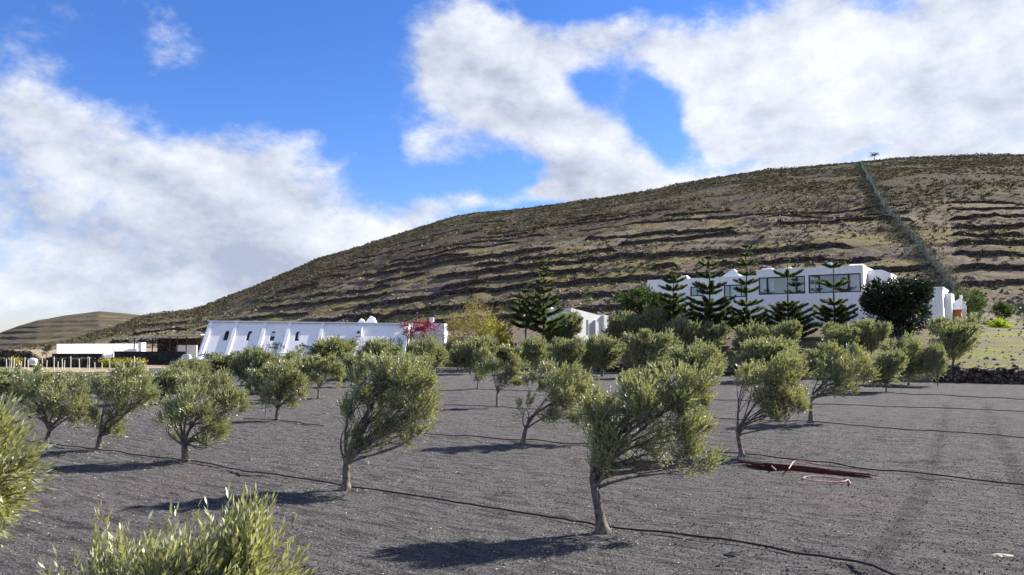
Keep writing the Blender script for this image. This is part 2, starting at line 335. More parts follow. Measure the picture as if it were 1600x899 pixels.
# ------------------------------------------------------------------ mesh helpers
class MB:
    def __init__(s): s.v = []; s.f4 = []; s.f3 = []; s.n = 0; s.t = []
    def add(s, verts, quads=None, tris=None, tint=None):
        verts = np.asarray(verts, float).reshape(-1, 3); s.v.append(verts)
        if quads is not None and len(quads): s.f4.append(np.asarray(quads, int).reshape(-1, 4)+s.n)
        if tris is not None and len(tris): s.f3.append(np.asarray(tris, int).reshape(-1, 3)+s.n)
        s.t.append(np.full(len(verts), .5) if tint is None else np.broadcast_to(tint, (len(verts),)))
        s.n += len(verts)
    def box(s, x0, x1, y0, y1, z0, z1):
        v = [(x, y, z) for z in (z0, z1) for (x, y) in ((x0, y0), (x1, y0), (x1, y1), (x0, y1))]
        s.add(v, [(3, 2, 1, 0), (4, 5, 6, 7), (0, 1, 5, 4), (1, 2, 6, 5), (2, 3, 7, 6), (3, 0, 4, 7)])
    def tube(s, pts, rad, sides=6, cap=True):
        pts = np.asarray(pts, float); n = len(pts); rad = np.broadcast_to(rad, (n,))
        tg = np.gradient(pts, axis=0); tg /= np.linalg.norm(tg, axis=1)[:, None]+1e-9
        ref = np.array([0, 0, 1.]) if abs(tg[0][2]) < .9 else np.array([1., 0, 0])
        e1 = np.cross(tg, ref); e1 /= np.linalg.norm(e1, axis=1)[:, None]+1e-9; e2 = np.cross(tg, e1)
        an = np.arange(sides)*2*math.pi/sides
        v = pts[:, None]+rad[:, None, None]*(np.cos(an)[None, :, None]*e1[:, None]+np.sin(an)[None, :, None]*e2[:, None])
        i = np.arange(n-1)[:, None]*sides; j = np.arange(sides)[None]; j2 = (j+1) % sides
        q = np.stack([i+j, i+j2, i+sides+j2, i+sides+j], -1).reshape(-1, 4)
        s.add(v.reshape(-1, 3), q)
        if cap:
            for b, rev in ((0, 1), ((n-1)*sides, 0)):
                c = s.n; s.add(v.reshape(-1, 3)[b:b+sides].mean(0)[None]); r = np.arange(sides)
                s.f3.append(np.stack([np.full(sides, c), c-n*sides-(0 if rev else 1)+b+(r if not rev else (r+1) % sides), c-n*sides-(0 if rev else 1)+b+((r+1) % sides if not rev else r)], 1))
    def leaves(s, base, dirv, length, width, tint=None, droop=.0, rnd=None):
        rnd = rnd or rng; n = len(base)
        dirv = dirv/(np.linalg.norm(dirv, axis=1)[:, None]+1e-9)
        w = np.cross(dirv, rnd.normal(size=(n, 3))); w /= np.linalg.norm(w, axis=1)[:, None]+1e-9
        length = np.broadcast_to(length, (n,))[:, None]; width = np.broadcast_to(width, (n,))[:, None]
        a = base; m = base+dirv*length*.5; b = base+dirv*length; b = b-np.array([0, 0, 1.])*droop*length
        v = np.stack([a, m+w*width*.5, b, m-w*width*.5], 1).reshape(-1, 3)
        q = np.arange(n*4).reshape(-1, 4)
        t = np.repeat(rnd.random(n) if tint is None else tint, 4)
        s.add(v, q, tint=t)
    def mesh(s, name, m, smooth=False):
        me = bpy.data.meshes.new(name); V = np.concatenate(s.v)
        f4 = np.concatenate(s.f4) if s.f4 else np.zeros((0, 4), int); f3 = np.concatenate(s.f3) if s.f3 else np.zeros((0, 3), int)
        me.vertices.add(len(V)); me.vertices.foreach_set('co', V.astype(np.float32).ravel())
        lo = np.concatenate([f4.ravel(), f3.ravel()]); me.loops.add(len(lo)); me.loops.foreach_set('vertex_index', lo.astype(np.int32))
        nf = len(f4)+len(f3); me.polygons.add(nf)
        ls = np.concatenate([np.arange(len(f4))*4, len(f4)*4+np.arange(len(f3))*3]).astype(np.int32)
        me.polygons.foreach_set('loop_start', ls)
        me.polygons.foreach_set('loop_total', np.concatenate([np.full(len(f4), 4), np.full(len(f3), 3)]).astype(np.int32))
        me.polygons.foreach_set('use_smooth', np.full(nf, bool(smooth)))
        at = me.attributes.new('tint', 'FLOAT', 'POINT'); at.data.foreach_set('value', np.concatenate(s.t).astype(np.float32))
        me.update(calc_edges=True); me.validate()
        if m is not None: me.materials.append(m)
        return me
    def build(s, name, m, parent=None, smooth=False, loc=None):
        o = bpy.data.objects.new(name, s.mesh(name, m, smooth)); col.objects.link(o)
        if parent is not None: o.parent = parent
        if loc is not None: o.location = loc
        return o
def tag(o, label=None, cat=None, group=None, kind=None):
    if label: o['label'] = label
    if cat: o['category'] = cat
    if group: o['group'] = group
    if kind: o['kind'] = kind
    return o
def empty(name, loc, label, cat, group=None, rz=0):
    o = bpy.data.objects.new(name, None); col.objects.link(o); o.location = loc; o.rotation_euler = (0, 0, rz)
    o.empty_display_size = .3
    return tag(o, label, cat, group)

# ------------------------------------------------------------------ terrain meshes
azs = np.concatenate([np.arange(-180, -44, 4), np.arange(-40, 40.01, .22), np.arange(44, 180.1, 4)])
azr = np.radians(azs)
acl = np.clip(azr, R(-52), R(52)); cu = np.tan(acl); cc = np.cos(acl)
s1, _, _, _, s4, _, s5, _ = stations(cu)
tr = [np.array([hit(*q)[:2] for q in t]) for t in (
    [(1480,628),(1472,665),(1463,700),(1450,740),(1432,780),(1400,830),(1350,899)],
    [(1540,630),(1552,665),(1572,710),(1600,770),(1650,850)])] if False else None
def grid(r0, r1, n, power=1.0, geo=False):
    t = np.linspace(0, 1, n)
    if geo: return r0*(r1/r0)**t[:, None]
    return r0+(r1-r0)*(t[:, None]**power)
def terrain(name, rr, m, kind='structure'):
    A = np.broadcast_to(azr[None], rr.shape)
    X = rr*np.sin(A); Y = rr*np.cos(A)
    z, fr, top, pres, inh, hh = Z(X.ravel(), Y.ravel(), True)
    V = np.stack([X.ravel(), Y.ravel(), z], 1)
    n, k = rr.shape; i = np.arange(n-1)[:, None]*k; j = np.arange(k-1)[None]
    q = np.stack([i+j, i+k+j, i+k+j+1, i+j+1], -1).reshape(-1, 4)
    b = MB(); b.add(V, q); o = b.build(name, m, smooth=True); tag(o, kind=kind)
    me = o.data
    def at(nm, val):
        a_ = me.attributes.new(nm, 'FLOAT', 'POINT'); a_.data.foreach_set('value', val.astype(np.float32))
    return o, X.ravel(), Y.ravel(), at, (fr, top, pres, inh, hh)
# field
r1 = s1/cc
rf = grid(np.full_like(r1, .3), r1, 420, geo=True)
field, FX, FY, at, _ = terrain('field', rf, M['gravel'])
# wheel tracks pressed into the gravel
def track_amount(X, Y):
    out = np.zeros_like(X)
    for t in ([(1480,628),(1472,665),(1463,700),(1450,740),(1432,780),(1400,830),(1350,899)], [(1540,630),(1552,665),(1572,710),(1600,770),(1650,850)]):
        pts = np.array([hit(*q)[:2] for q in t])
        best = np.full_like(X, 9.)
        al = np.zeros_like(X); acc = 0
        for a_, b_ in zip(pts[:-1], pts[1:]):
            ab = b_-a_; L = np.hypot(*ab); tt = np.clip(((X-a_[0])*ab[0]+(Y-a_[1])*ab[1])/L**2, 0, 1)
            dd = np.hypot(X-a_[0]-tt*ab[0], Y-a_[1]-tt*ab[1]); al = np.where(dd < best, acc+tt*L, al); best = np.minimum(best, dd); acc += L
        out = np.maximum(out, (1-sstep(best, .10, .24))*(.65+.35*np.sin(al*2*math.pi/.28)))
    return out
ta = track_amount(FX, FY)
at('track', ta*(.55+.9*np.clip(fbm(FX/1.2, FY/1.2, 2)+.3, 0, 1)))
co = np.empty(len(FX)*3, np.float32); field.data.vertices.foreach_get('co', co); co = co.reshape(-1, 3); co[:, 2] -= ta*.035
field.data.vertices.foreach_set('co', co.ravel()); field.data.update()
# garden and hill
r4 = s4/cc; r5 = s5/cc
gg, GX, GY, at, _ = terrain('garden_ground', grid(r1, r4, 90), M['soil'])
gu = GX/np.maximum(GY, 1); at('grass', np.clip(sstep(gu, -.05, .2)*.6+.4*sstep(gu, .5, .6), 0, 1))
hs, HX, HY, at, (fr, top, pres, inh, hh) = terrain('hillside', np.concatenate([grid(r4, r4+(r5-r4)*.5, 400), grid(r4+(r5-r4)*.5, r5, 230)[1:], grid(r5, r5*2.4, 24, 1.6)[1:]]), M['hill'])
at('tread', np.where(fr < .75, 1.0, 0.0)*top); at('upper', np.clip(sstep(hh+.10*fbm(HX/50, HY/50, 3), .20, .45), 0, 1)*(.55+.45*sstep(HX/HY, -.5, -.1)))
pl = MB(); RR = 6000.0; an = np.linspace(0, 2*math.pi, 65)[:-1]
pl.add(np.concatenate([[[0, 0, -34]], np.stack([RR*np.cos(an), RR*np.sin(an), np.full(64, -34)], 1)]), tris=[(0, i+1, (i+1) % 64+1) for i in range(64)])
tag(pl.build('distant_plain', M['soil']), kind='structure')
# distant hill on the left, behind
def far_hill():
    tab = [(-500,575),(-300,552),(-120,536),(0,520),(30,509),(60,500),(75,498),(100,493),(135,489),(155,486.5),(190,489),(215,492),(250,500),(330,520),(450,545)]
    U, V = ridge_u_tan(tab); uu = np.linspace(U[0], U[-1], 420); D = 760.
    rows = []
    for t in np.linspace(-1, .6, 150):
        zr = CAMH+np.interp(uu, U, V)*D
        d = D+t*260
        x = uu*d
        k = np.clip(1-abs(t)**1.0, 0, 1) if t < 0 else 1-t*1.2
        z = -8+(zr+8)*k
        s_ = 5.0; fr = (z+2.5*fbm(x/60, np.full_like(x, d)/60, 3))/s_; kk = np.floor(fr); fr = fr-kk
        z = z+(np.where(fr < .8, fr*.5/.8, .5+.5*sstep(fr, .8, 1))-fr)*s_*.8*min(1, abs(t)*5)+fbm(x/12, np.full_like(x, d)/12, 3)*1.2*min(1, abs(t)*5+.3)
        rows.append(np.stack([x, np.full_like(x, d), z], 1))
    n, k = len(rows), len(uu); i = np.arange(n-1)[:, None]*k; j = np.arange(k-1)[None]
    q = np.stack([i+j, i+j+1, i+k+j+1, i+k+j], -1).reshape(-1, 4)
    b = MB(); b.add(np.concatenate(rows), q); o = b.build('distant_hill', M['hill'], smooth=True); tag(o, kind='structure')
    X = np.concatenate(rows)
    a_ = o.data.attributes.new('tread', 'FLOAT', 'POINT'); a_.data.foreach_set('value', np.full(len(X), .2, np.float32))
    a_ = o.data.attributes.new('upper', 'FLOAT', 'POINT'); a_.data.foreach_set('value', np.full(len(X), .45, np.float32))
far_hill()

# ------------------------------------------------------------------ dry stone walls
def stone_wall(name, pts, h, thick, m, label, cat='wall', group=None, seg=.35, rough=.10, base_drop=.25):
    """pts: polyline of (x, y) on the ground; an irregular dry stone wall along it, face towards the camera"""
    pts = np.asarray(pts, float); L = np.r_[0, np.cumsum(np.hypot(*np.diff(pts, axis=0).T))]
    n = max(3, int(L[-1]/seg)); s_ = np.linspace(0, L[-1], n)
    x = np.interp(s_, L, pts[:, 0]); y = np.interp(s_, L, pts[:, 1])
    tx = np.gradient(x); ty = np.gradient(y); ln = np.hypot(tx, ty)+1e-9; nx, ny = ty/ln, -tx/ln
    sg = np.where(nx*x+ny*y > 0, -1, 1); nx = nx*sg; ny = ny*sg
    zb = Z(x+nx*thick*.5, y+ny*thick*.5)-base_drop
    hh = np.broadcast_to(h, (len(L),)) if np.ndim(h) else np.full(len(L), h)
    hs_ = np.interp(s_, L, hh)*(1+.35*fbm(s_/2.5+x[0], s_*0+y[0], 3))+base_drop
    hs_ = hs_*np.clip(np.minimum(s_, L[-1]-s_)/1.6+.35, 0, 1)
    prof = [(.5, 0), (.47, .3), (.44, .6), (.36, .88), (.1, 1.0), (-.25, .98), (-.5, .8), (-.5, 0)]
    rows = []
    for a_, b_ in prof:
        jx = rng.normal(0, rough, n); jz = rng.normal(0, rough*.6, n)*(b_ > 0)
        rows.append(np.stack([x+nx*(thick*a_+jx)+rng.normal(0, rough*.4, n), y+ny*(thick*a_+jx), zb+hs_*b_+jz], 1))
    V = np.stack(rows, 1).reshape(-1, 3); k = len(prof)
    i = np.arange(n-1)[:, None]*k; j = np.arange(k-1)[None]
    q = np.stack([i+j, i+k+j, i+k+j+1, i+j+1], -1).reshape(-1, 4)
    c = V.mean(0); c[2] = zb.min()
    b = MB(); b.add(V-c, q)
    for e in (0, (n-1)*k): b.f3.append(np.array([[e, e+t, e+t+1] for t in range(1, k-1)]))
    o = b.build(name, m, loc=c); return tag(o, label, cat, group)
ulist = np.arange(-.62, .78, .004)
def trace_walls():
    cnt = 0
    dd = np.arange(95, 330, .5)
    UU, DD = np.meshgrid(ulist, dd, indexing='ij'); XX = UU*DD; YY = DD
    z, (d1, d4, d5, z4, z5) = smooth_z(UU.ravel(), DD.ravel())
    h = hill_h(XX.ravel(), YY.ravel(), UU.ravel(), DD.ravel(), z, z4).reshape(UU.shape)
    ok = (DD.ravel() > d4+4).reshape(UU.shape); zr = (z-z4).reshape(UU.shape)
    for k in range(0, 20):
        lev = STEP*(k+.80); line = []
        for i in range(len(ulist)):
            g = (h[i] > lev) & ok[i]; j = np.argmax(g)
            line.append(None if (not g[j] or j == 0 or h[i][j-1] > lev or not ok[i][j-1]) else (XX[i][j-1]+0, YY[i][j-1]+(lev-h[i][j-1])/(h[i][j]-h[i][j-1]+1e-9)*.5, zr[i][j]))
        cur = []
        def flush(cur):
            nonlocal cnt
            if len(cur) < 7: return
            A = np.array(cur); L = np.hypot(*np.diff(A[:, :2], axis=0).T).sum()
            if L < 5: return
            hgt = rng.uniform(.75, 1.0) if k < 8 else rng.uniform(.5, .65)
            stone_wall('terrace_wall', A[:, :2], hgt, .7, M['stone'], 'dark dry stone terrace wall running along the hillside', 'stone wall', 'dry stone terrace walls on the hillside', seg=.6 if A[:, 1].mean() < 180 else 1.0, rough=.11)
            cnt += 1
        for i, q in enumerate(line):
            if q is not None:
                pr = float(fbm(np.array([q[0]/26+k*7.7]), np.array([q[1]/60+k*3.3]), 3)[0])
                u_ = q[0]/q[1]
                thr = -.10+.40*sstep(q[2], 16, 50)-(.06 if u_ < 0 else 0)-(.10 if u_ > .56 and q[2] < 30 else 0)
                infence = .44 < u_ < .56 and abs((u_-.553)+(q[2]-12)*.0019) < .02
                keep = pr > thr and not infence
                if cur and np.hypot(q[0]-cur[-1][0], q[1]-cur[-1][1]) > 4.5: keep = False
            else: keep = False
            if keep: cur.append(q[:2])
            else: flush(cur); cur = []
        flush(cur)
    print('terrace walls', cnt)
trace_walls()
# wall that closes the field on the right, and its other stretches
def hitline(pts): return [hit(*p)[:2] for p in pts]
edge = lambda px: (lambda u: np.array([u*np.interp(u, us, D1), np.interp(u, us, D1)]))((px-800)/F_PX)
stone_wall('field_wall', [edge(p) for p in range(1455, 1760, 15)], 1.05, .8, M['stone_pale'], 'rough dark boulder wall closing the gravel field at the far right', 'stone wall', None, .22, .13)
stone_wall('field_wall', [edge(p) for p in range(930, 1300, 15)], .75, .7, M['stone_pale'], 'low broken boulder wall behind the olive trees at the middle of the field edge', 'stone wall', None, .25, .13)
stone_wall('field_wall', [edge(p) for p in range(672, 800, 12)], .6, .7, M['stone_pale'], 'short low stone kerb wall under the lime green shrubs', 'stone wall', None, .25, .12)

# scrub and loose stones on the hill
def tufts(name, n, sel, smin, smax, mt, leaves=11, kind='stuff'):
    b = MB(); u = rng.uniform(-.68, .72, n*3); t = rng.random(n*3)**.8
    d4 = np.interp(u, us, D4); d5 = np.interp(u, us, D5); d = d4+(d5*1.02-d4)*t
    x = u*d; y = d; keep = sel(x, y, t, u); x, y, t = x[keep][:n], y[keep][:n], t[keep][:n]
    z = Z(x, y); N = len(x); s_ = rng.uniform(smin, smax, N)*(.8+.5*t)
    tint = np.clip(rng.normal(.5, .3, N), 0, 1)
    base = np.repeat(np.stack([x, y, z], 1), leaves, 0)+rng.normal(size=(N*leaves, 3))*np.repeat(s_, leaves)[:, None]*np.array([.38, .38, .12])
    dr = rng.normal(size=(N*leaves, 3)); dr[:, 2] = np.abs(dr[:, 2])+.35
    b.leaves(base, dr, np.repeat(s_, leaves)*rng.uniform(.5, 1.0, N*leaves), np.repeat(s_, leaves)*.5, np.repeat(tint, leaves))
    return tag(b.build(name, mt), 'low grey green scrub and tufts spread over the hillside', 'scrub', kind=kind)
up_ok = lambda x, y, t, u: (fbm(x/22, y/22, 3) + .32*t - .16 + rng.normal(0, .12, len(x))) > .0
tufts('scrub', 30000, up_ok, .3, .8, M['scrub'])
tufts('dry_grass', 1600, lambda x, y, t, u: (t < .5) & (fbm(x/12+5, y/12, 2) > .0), .3, .7, M['straw'], 7)
def rocks(name, n, region, smin, smax, mt, label):
    b = MB(); x, y = region(n); z = Z(x, y); s_ = smin*(smax/smin)**rng.random(n)
    oc = np.array([(1, 0, 0), (-1, 0, 0), (0, 1, 0), (0, -1, 0), (0, 0, 1), (0, 0, -1)], float)
    tr_ = np.array([(0, 2, 4), (2, 1, 4), (1, 3, 4), (3, 0, 4), (2, 0, 5), (1, 2, 5), (3, 1, 5), (0, 3, 5)])
    V = oc[None]*s_[:, None, None]*rng.uniform(.5, 1.2, (n, 6, 3))+rng.normal(size=(n, 6, 3))*s_[:, None, None]*.22
    V[:, :, 2] *= .7
    V = V+np.stack([x, y, z+s_*.2], 1)[:, None]
    Tt = tr_[None]+np.arange(n)[:, None, None]*6
    b.add(V.reshape(-1, 3), tris=Tt.reshape(-1, 3), tint=np.repeat(rng.random(n), 6))
    return tag(b.build(name, mt), label, 'stones', kind='stuff')
def rockmat(name, a, b_, sc=5):
    m, T = mat(name); c = T.mix(T.attr('tint'), a, b_); c = T.mix(T.m('MULTIPLY', T.noise(pos(T), sc, 3), .5), c, tuple(v*.5 for v in a))
    finish(T, principled(T, c, .95, None, .1)); return m
M['rock'] = rockmat('loose_rock', (.08, .065, .055), (.30, .26, .22))
M['cinder'] = rockmat('cinder', (.04, .037, .037), (.22, .205, .20), 60)
M['drylitter'] = rockmat('dry_litter', (.30, .25, .17), (.62, .58, .50), 60)
def hill_region(n):
    u = rng.uniform(-.55, .72, n*4); t = rng.random(n*4)**1.4; d4 = np.interp(u, us, D4); d5 = np.interp(u, us, D5); d = d4+(d5-d4)*t
    x, y = u*d, d; k = (fbm(x/15, y/9, 3)+rng.normal(0, .08, len(x))) > .06
    return x[k][:n] if k.sum() >= n else np.resize(x[k], n), y[k][:n] if k.sum() >= n else np.resize(y[k], n)
rocks('loose_stones', 9000, hill_region, .12, .55, M['rock'], 'loose volcanic stones lying on the hillside')
def garden_region(n):
    u = rng.uniform(-.02, .66, n); d1 = np.interp(u, us, D1)+1.2; d4 = np.interp(u, us, D4); d = d1+(d4-d1)*rng.random(n); return u*d, d
rocks('garden_stones', 1600, garden_region, .05, .24, M['rock'], 'scattered stones on the bank below the house')
def field_region(lo, hi):
    def f(n):
        u = rng.uniform(-.72, .72, n); d = lo*(hi/lo)**(rng.random(n)**.7); return u*d, d
    return f
rocks('gravel', 70000, field_region(3.2, 30), .005, .022, M['cinder'], 'loose volcanic cinders covering the field')
def litter():
    b = MB(); n = 9000; x, y = field_region(4, 45)(n)
    z = Z(x, y)+.015; d = rng.normal(size=(n, 3)); d[:, 2] *= .15
    k = .6+y/25
    b.leaves(np.stack([x, y, z], 1), d, rng.uniform(.02, .05, n)*k, rng.uniform(.006, .014, n)*k)
    # pale fallen leaves gathered round the nearest trunks
    for (px, py, N, rad) in ((943, 838, 260, .55), (540, 768, 160, .4), (290, 726, 70, .35), (153, 706, 60, .35)):
        c = hit(px, py); xx = c[0]+rng.normal(0, rad, N); yy = c[1]+rng.normal(0, rad, N)
        d = rng.normal(size=(N, 3)); d[:, 2] *= .2
        b.leaves(np.stack([xx, yy, Z(xx, yy)+.02], 1), d, rng.uniform(.03, .06, N), .014)
    tag(b.build('fallen_leaves', M['drylitter']), 'pale dry leaves and chips strewn over the dark gravel', 'leaves', kind='stuff')
litter()

# ------------------------------------------------------------------ olive trees
WIND = np.array([.55, 0, 0])
def crown_mesh(lobes, twigs, per, leaf_l, leaf_w, rnd, up=.45, mb=None, stems=None, clump=.34, wind=.5, tl=(.14, .34)):
    """lobes: (centre(3), radii(3), weight). Twigs carrying leaves grouped in clumps through the lobes"""
    mb = mb or MB(); tot = sum(l[2] for l in lobes)
    for c, r, w in lobes:
        c = np.array(c); r = np.array(r); n = int(twigs*w/tot)
        nc = max(5, n//26)
        q = rnd.normal(size=(nc, 3)); q /= np.linalg.norm(q, axis=1)[:, None]; q = q*(rnd.random(nc)**.38)[:, None]*.95
        sz = rnd.uniform(.6, 1.35, nc)
        idx = rnd.integers(0, nc, n)
        p = q[idx]+rnd.normal(size=(n, 3))*clump*.55*sz[idx][:, None]
        ln = np.linalg.norm(p, axis=1); f = np.where(ln > 1.0, (1.0+.25*(ln-1))/ln, 1); p *= f[:, None]
        base = c+p*r
        out = p*r; out /= np.linalg.norm(out, axis=1)[:, None]+1e-9
        D = out*.55+np.array([0, 0, up])+WIND*wind*2*.5+rnd.normal(size=(n, 3))*.30
        D /= np.linalg.norm(D, axis=1)[:, None]
        L = rnd.uniform(tl[0], tl[1], n)
        s_ = np.tile(np.linspace(.08, 1, per), n); B = np.repeat(base, per, 0); DD = np.repeat(D, per, 0); LL = np.repeat(L, per)
        pp = B+DD*(s_*LL)[:, None]
        side_ = rnd.normal(size=(n*per, 3)); side_ -= (side_*DD).sum(1)[:, None]*DD; side_ /= np.linalg.norm(side_, axis=1)[:, None]+1e-9
        ld_ = DD*.85+side_*.62*(1.15-s_)[:, None]**.5+np.array([0, 0, .05])
        tt = np.clip(np.repeat(rnd.normal(.5, .2, n), per)+rnd.normal(0, .2, n*per), 0, 1)
        mb.leaves(pp, ld_, leaf_l*rnd.uniform(.7, 1.2, n*per), leaf_w*rnd.uniform(.8, 1.2, n*per), tt, rnd=rnd)
        if stems is not None:
            k = np.arange(0, n, 2)
            a = base[k]-D[k]*.10; b = base[k]+D[k]*L[k][:, None]*.8; w_ = np.cross(D[k], rnd.normal(size=(len(k), 3))); w_ /= np.linalg.norm(w_, axis=1)[:, None]; w_ *= .0035
            v = np.stack([a-w_, a+w_, b], 1).reshape(-1, 3); stems.add(v, tris=np.arange(len(k)*3).reshape(-1, 3))
    return mb
def bez(a, b, c, d, n):
    t = np.linspace(0, 1, n)[:, None]; return (1-t)**3*a+3*(1-t)**2*t*b+3*(1-t)*t*t*c+t**3*d
def limbs(mb, base, fork, lobes, r0, rnd, sides=7, subs=4, sub_n=6):
    base = np.array(base, float); fork = np.array(fork, float)
    mid = (base+fork)/2+np.array([rnd.normal(0, .03), 0, 0])
    tp = bez(base-np.array([0, 0, .08]), base+(mid-base)*.7+[.0, 0, .05], mid+(fork-mid)*.4, fork, 9)
    rr = np.linspace(r0*1.15, r0*.72, 9); rr[0] *= 2.1; rr[1] *= 1.3; rr = rr*(1+rnd.normal(0, .05, 9))
    mb.tube(tp, rr, sides+2)
    for c, r, w in lobes:
        c = np.array(c); r = np.array(r)
        for s_ in range(2):
            tgt = c+rnd.normal(size=3)*r*.3-np.array([0, 0, r[2]*.15])
            st = tp[-1 if s_ == 0 else -2-rnd.integers(0, 2)]
            v = tgt-st; side = rnd.normal(size=3)*.14*np.linalg.norm(v)
            bp = bez(st, st+v*.25+[0, 0, .12*np.linalg.norm(v)]+side*.6, st+v*.7+side, tgt, 9)
            rb = np.linspace(r0*.42, r0*.10, 9)
            mb.tube(bp, rb, sides)
            for _ in range(subs):
                i = rnd.integers(3, 8); q = bp[i]; e = c+rnd.normal(size=3)*r*.55
                sp = bez(q, q+(e-q)*.3+rnd.normal(size=3)*.05, q+(e-q)*.7+rnd.normal(size=3)*.07, e, sub_n)
                mb.tube(sp, np.linspace(rb[i]*.6, .004, sub_n), 4, cap=False)
def olive_custom(bpx, bpy_, fork_px, lobes_px, label, twigs, per=13, leaf=(.055, .013), r0=.055, depth=.85, seed=1, at_d=None, wind=.5, up=.72, tl=(.14, .36), material='olive', subs=4, clump=.22, limb_lobes=None):
    rnd = np.random.default_rng(seed)
    if at_d is None: g = hit(bpx, bpy_)
    else: g = P(bpx, 500, at_d); g[2] = zz(g[0], g[1])
    d = g[1]; k = d/F_PX*math.cos(PITCH)
    t = empty('olive_tree', g, label, 'olive tree', 'olive trees planted in rows on the gravel')
    lobes = []
    for q in lobes_px:
        cx, cy, rx, ry = q[:4]
        c = P(cx, cy, d+rnd.normal(0, .12))-g; lobes.append((c, (rx*k, min(rx, ry*1.2)*k*depth, ry*k), rx*ry*min(rx, ry*1.2)**.5*(q[4] if len(q) > 4 else 1)))
    fk = P(fork_px[0], fork_px[1], d)-g
    tb = MB(); limbs(tb, (0, 0, 0), fk, lobes if limb_lobes is None else [lobes[i] for i in limb_lobes], r0, rnd, subs=subs)
    cb = crown_mesh(lobes, int(twigs*1.75), per, leaf[0], leaf[1]*1.4, rnd, up, stems=tb, wind=wind*.6, tl=tl, clump=clump)
    tb.build('trunk', M['bark'], t, smooth=True); cb.build('crown', M[material], t)
    return t
olive_custom(943, 832, (925, 745), [(975,680,42,40,.7),(955,640,34,36),(985,630,30,26),(1025,645,45,42),(1068,618,44,28,1.2),(1092,600,22,18),(1075,660,36,36,1.2),(1040,700,42,24),(935,680,26,55,.9),(950,712,28,30,.5),(1060,735,34,12,.6),(1085,722,30,16),(1010,722,34,12,.5)],
    'windswept olive tree in front of the red rods, bent right above its long shadow', 1500, 14, r0=.075, seed=11)
olive_custom(540, 765, (541, 715), [(548,665,20,36,.7),(582,672,26,30,.8),(590,620,30,34),(628,590,34,28,1.1),(655,605,26,36),(650,648,24,34),(568,612,20,24),(640,682,20,16),(575,702,26,12,.5),(605,650,28,22,.8),(600,575,20,14)],
    'tall windswept olive tree at centre left with pale leaves heaped at its trunk', 1500, 13, r0=.075, seed=12)
olive_custom(290, 722, (288, 690), [(263,668,18,22,.8),(305,645,30,26),(345,618,28,24),(362,640,20,20),(300,605,24,18),(270,635,18,22,.8),(330,672,26,20),(325,694,16,10)],
    'broad bushy olive tree on a short pale trunk, above a long thin shadow at left', 1100, 13, leaf=(.06, .015), r0=.08, seed=13)
olive_custom(153, 703, (156, 680), [(170,650,22,30),(205,625,30,32),(165,615,20,26),(225,610,18,22),(178,675,16,14),(195,595,30,16)],
    'narrow olive tree leaning right on a forked trunk, second tree from the left edge', 800, 12, leaf=(.065, .016), r0=.07, seed=14)
olive_custom(72, 700, (78, 672), [(60,630,34,34),(100,620,36,30),(125,640,22,28),(50,600,25,20),(90,655,30,14),(30,625,16,26)],
    'spreading olive tree with a thin forked trunk beside the left foreground foliage', 900, 12, leaf=(.065, .016), r0=.065, seed=15)
olive_custom(817, 692, (822, 668), [(850,640,24,24),(880,610,34,32),(905,625,30,38),(912,660,20,26),(835,610,18,20),(822,640,10,20),(870,585,30,16)],
    'olive tree leaning hard to the right with bare pale stems on its left side', 950, 12, leaf=(.07, .018), r0=.065, seed=16, limb_lobes=[0,1,2,5])
olive_custom(1160, 712, (1152, 672), [(1190,600,36,30),(1225,590,36,32),(1240,620,30,30),(1205,632,34,20),(1222,655,26,18),(1168,590,18,24),(1245,640,20,30)],
    'olive tree with an S shaped bare trunk and thin twigs, beside the red rods', 1000, 12, leaf=(.07, .018), r0=.06, seed=17)
olive_custom(1267, 660, (1268, 620), [(1290,580,24,22),(1325,570,34,26),(1335,590,28,20),(1300,605,20,14),(1290,557,22,16),(1318,612,18,12)],
    'olive tree with a straight pale trunk and crown trailing to the ground at right', 750, 11, leaf=(.085, .022), r0=.07, seed=18)
olive_custom(433, 657, (434, 640), [(435,600,22,26),(450,590,26,24),(465,605,18,24),(425,620,14,16),(445,630,20,14)],
    'small round olive tree with a pale trunk beside a thin stake', 700, 11, leaf=(.085, .022), r0=.07, seed=19)
olive_custom(777, 637, (777, 612), [(785,580,22,20),(810,570,20,20),(765,570,16,18),(795,598,20,10),(800,555,16,10)],
    'small olive tree with a thin upright trunk in the centre gap of the field', 600, 10, leaf=(.09, .025), r0=.05, seed=20)
olive_custom(746, 608, (747, 596), [(752,572,16,20),(765,560,16,16),(745,585,9,14),(758,545,16,10)],
    'small grey olive tree whose crown comes almost to the ground at centre', 450, 10, leaf=(.10, .03), r0=.05, seed=21, material='olive_far')
olive_custom(497, 622, (497, 605), [(500,588,16,14),(520,582,18,16),(505,570,20,12),(530,595,12,12)],
    'small dark olive tree on a slim stem behind the stake', 450, 10, leaf=(.10, .03), r0=.05, seed=22)
olive_custom(1005, 640, (1003, 615), [(985,600,22,12),(1010,590,30,18),(1030,580,20,14),(975,595,14,12)],
    'low olive tree half hidden behind the crown of the middle windswept tree', 450, 10, leaf=(.09, .028), r0=.05, seed=23, material='olive_far')
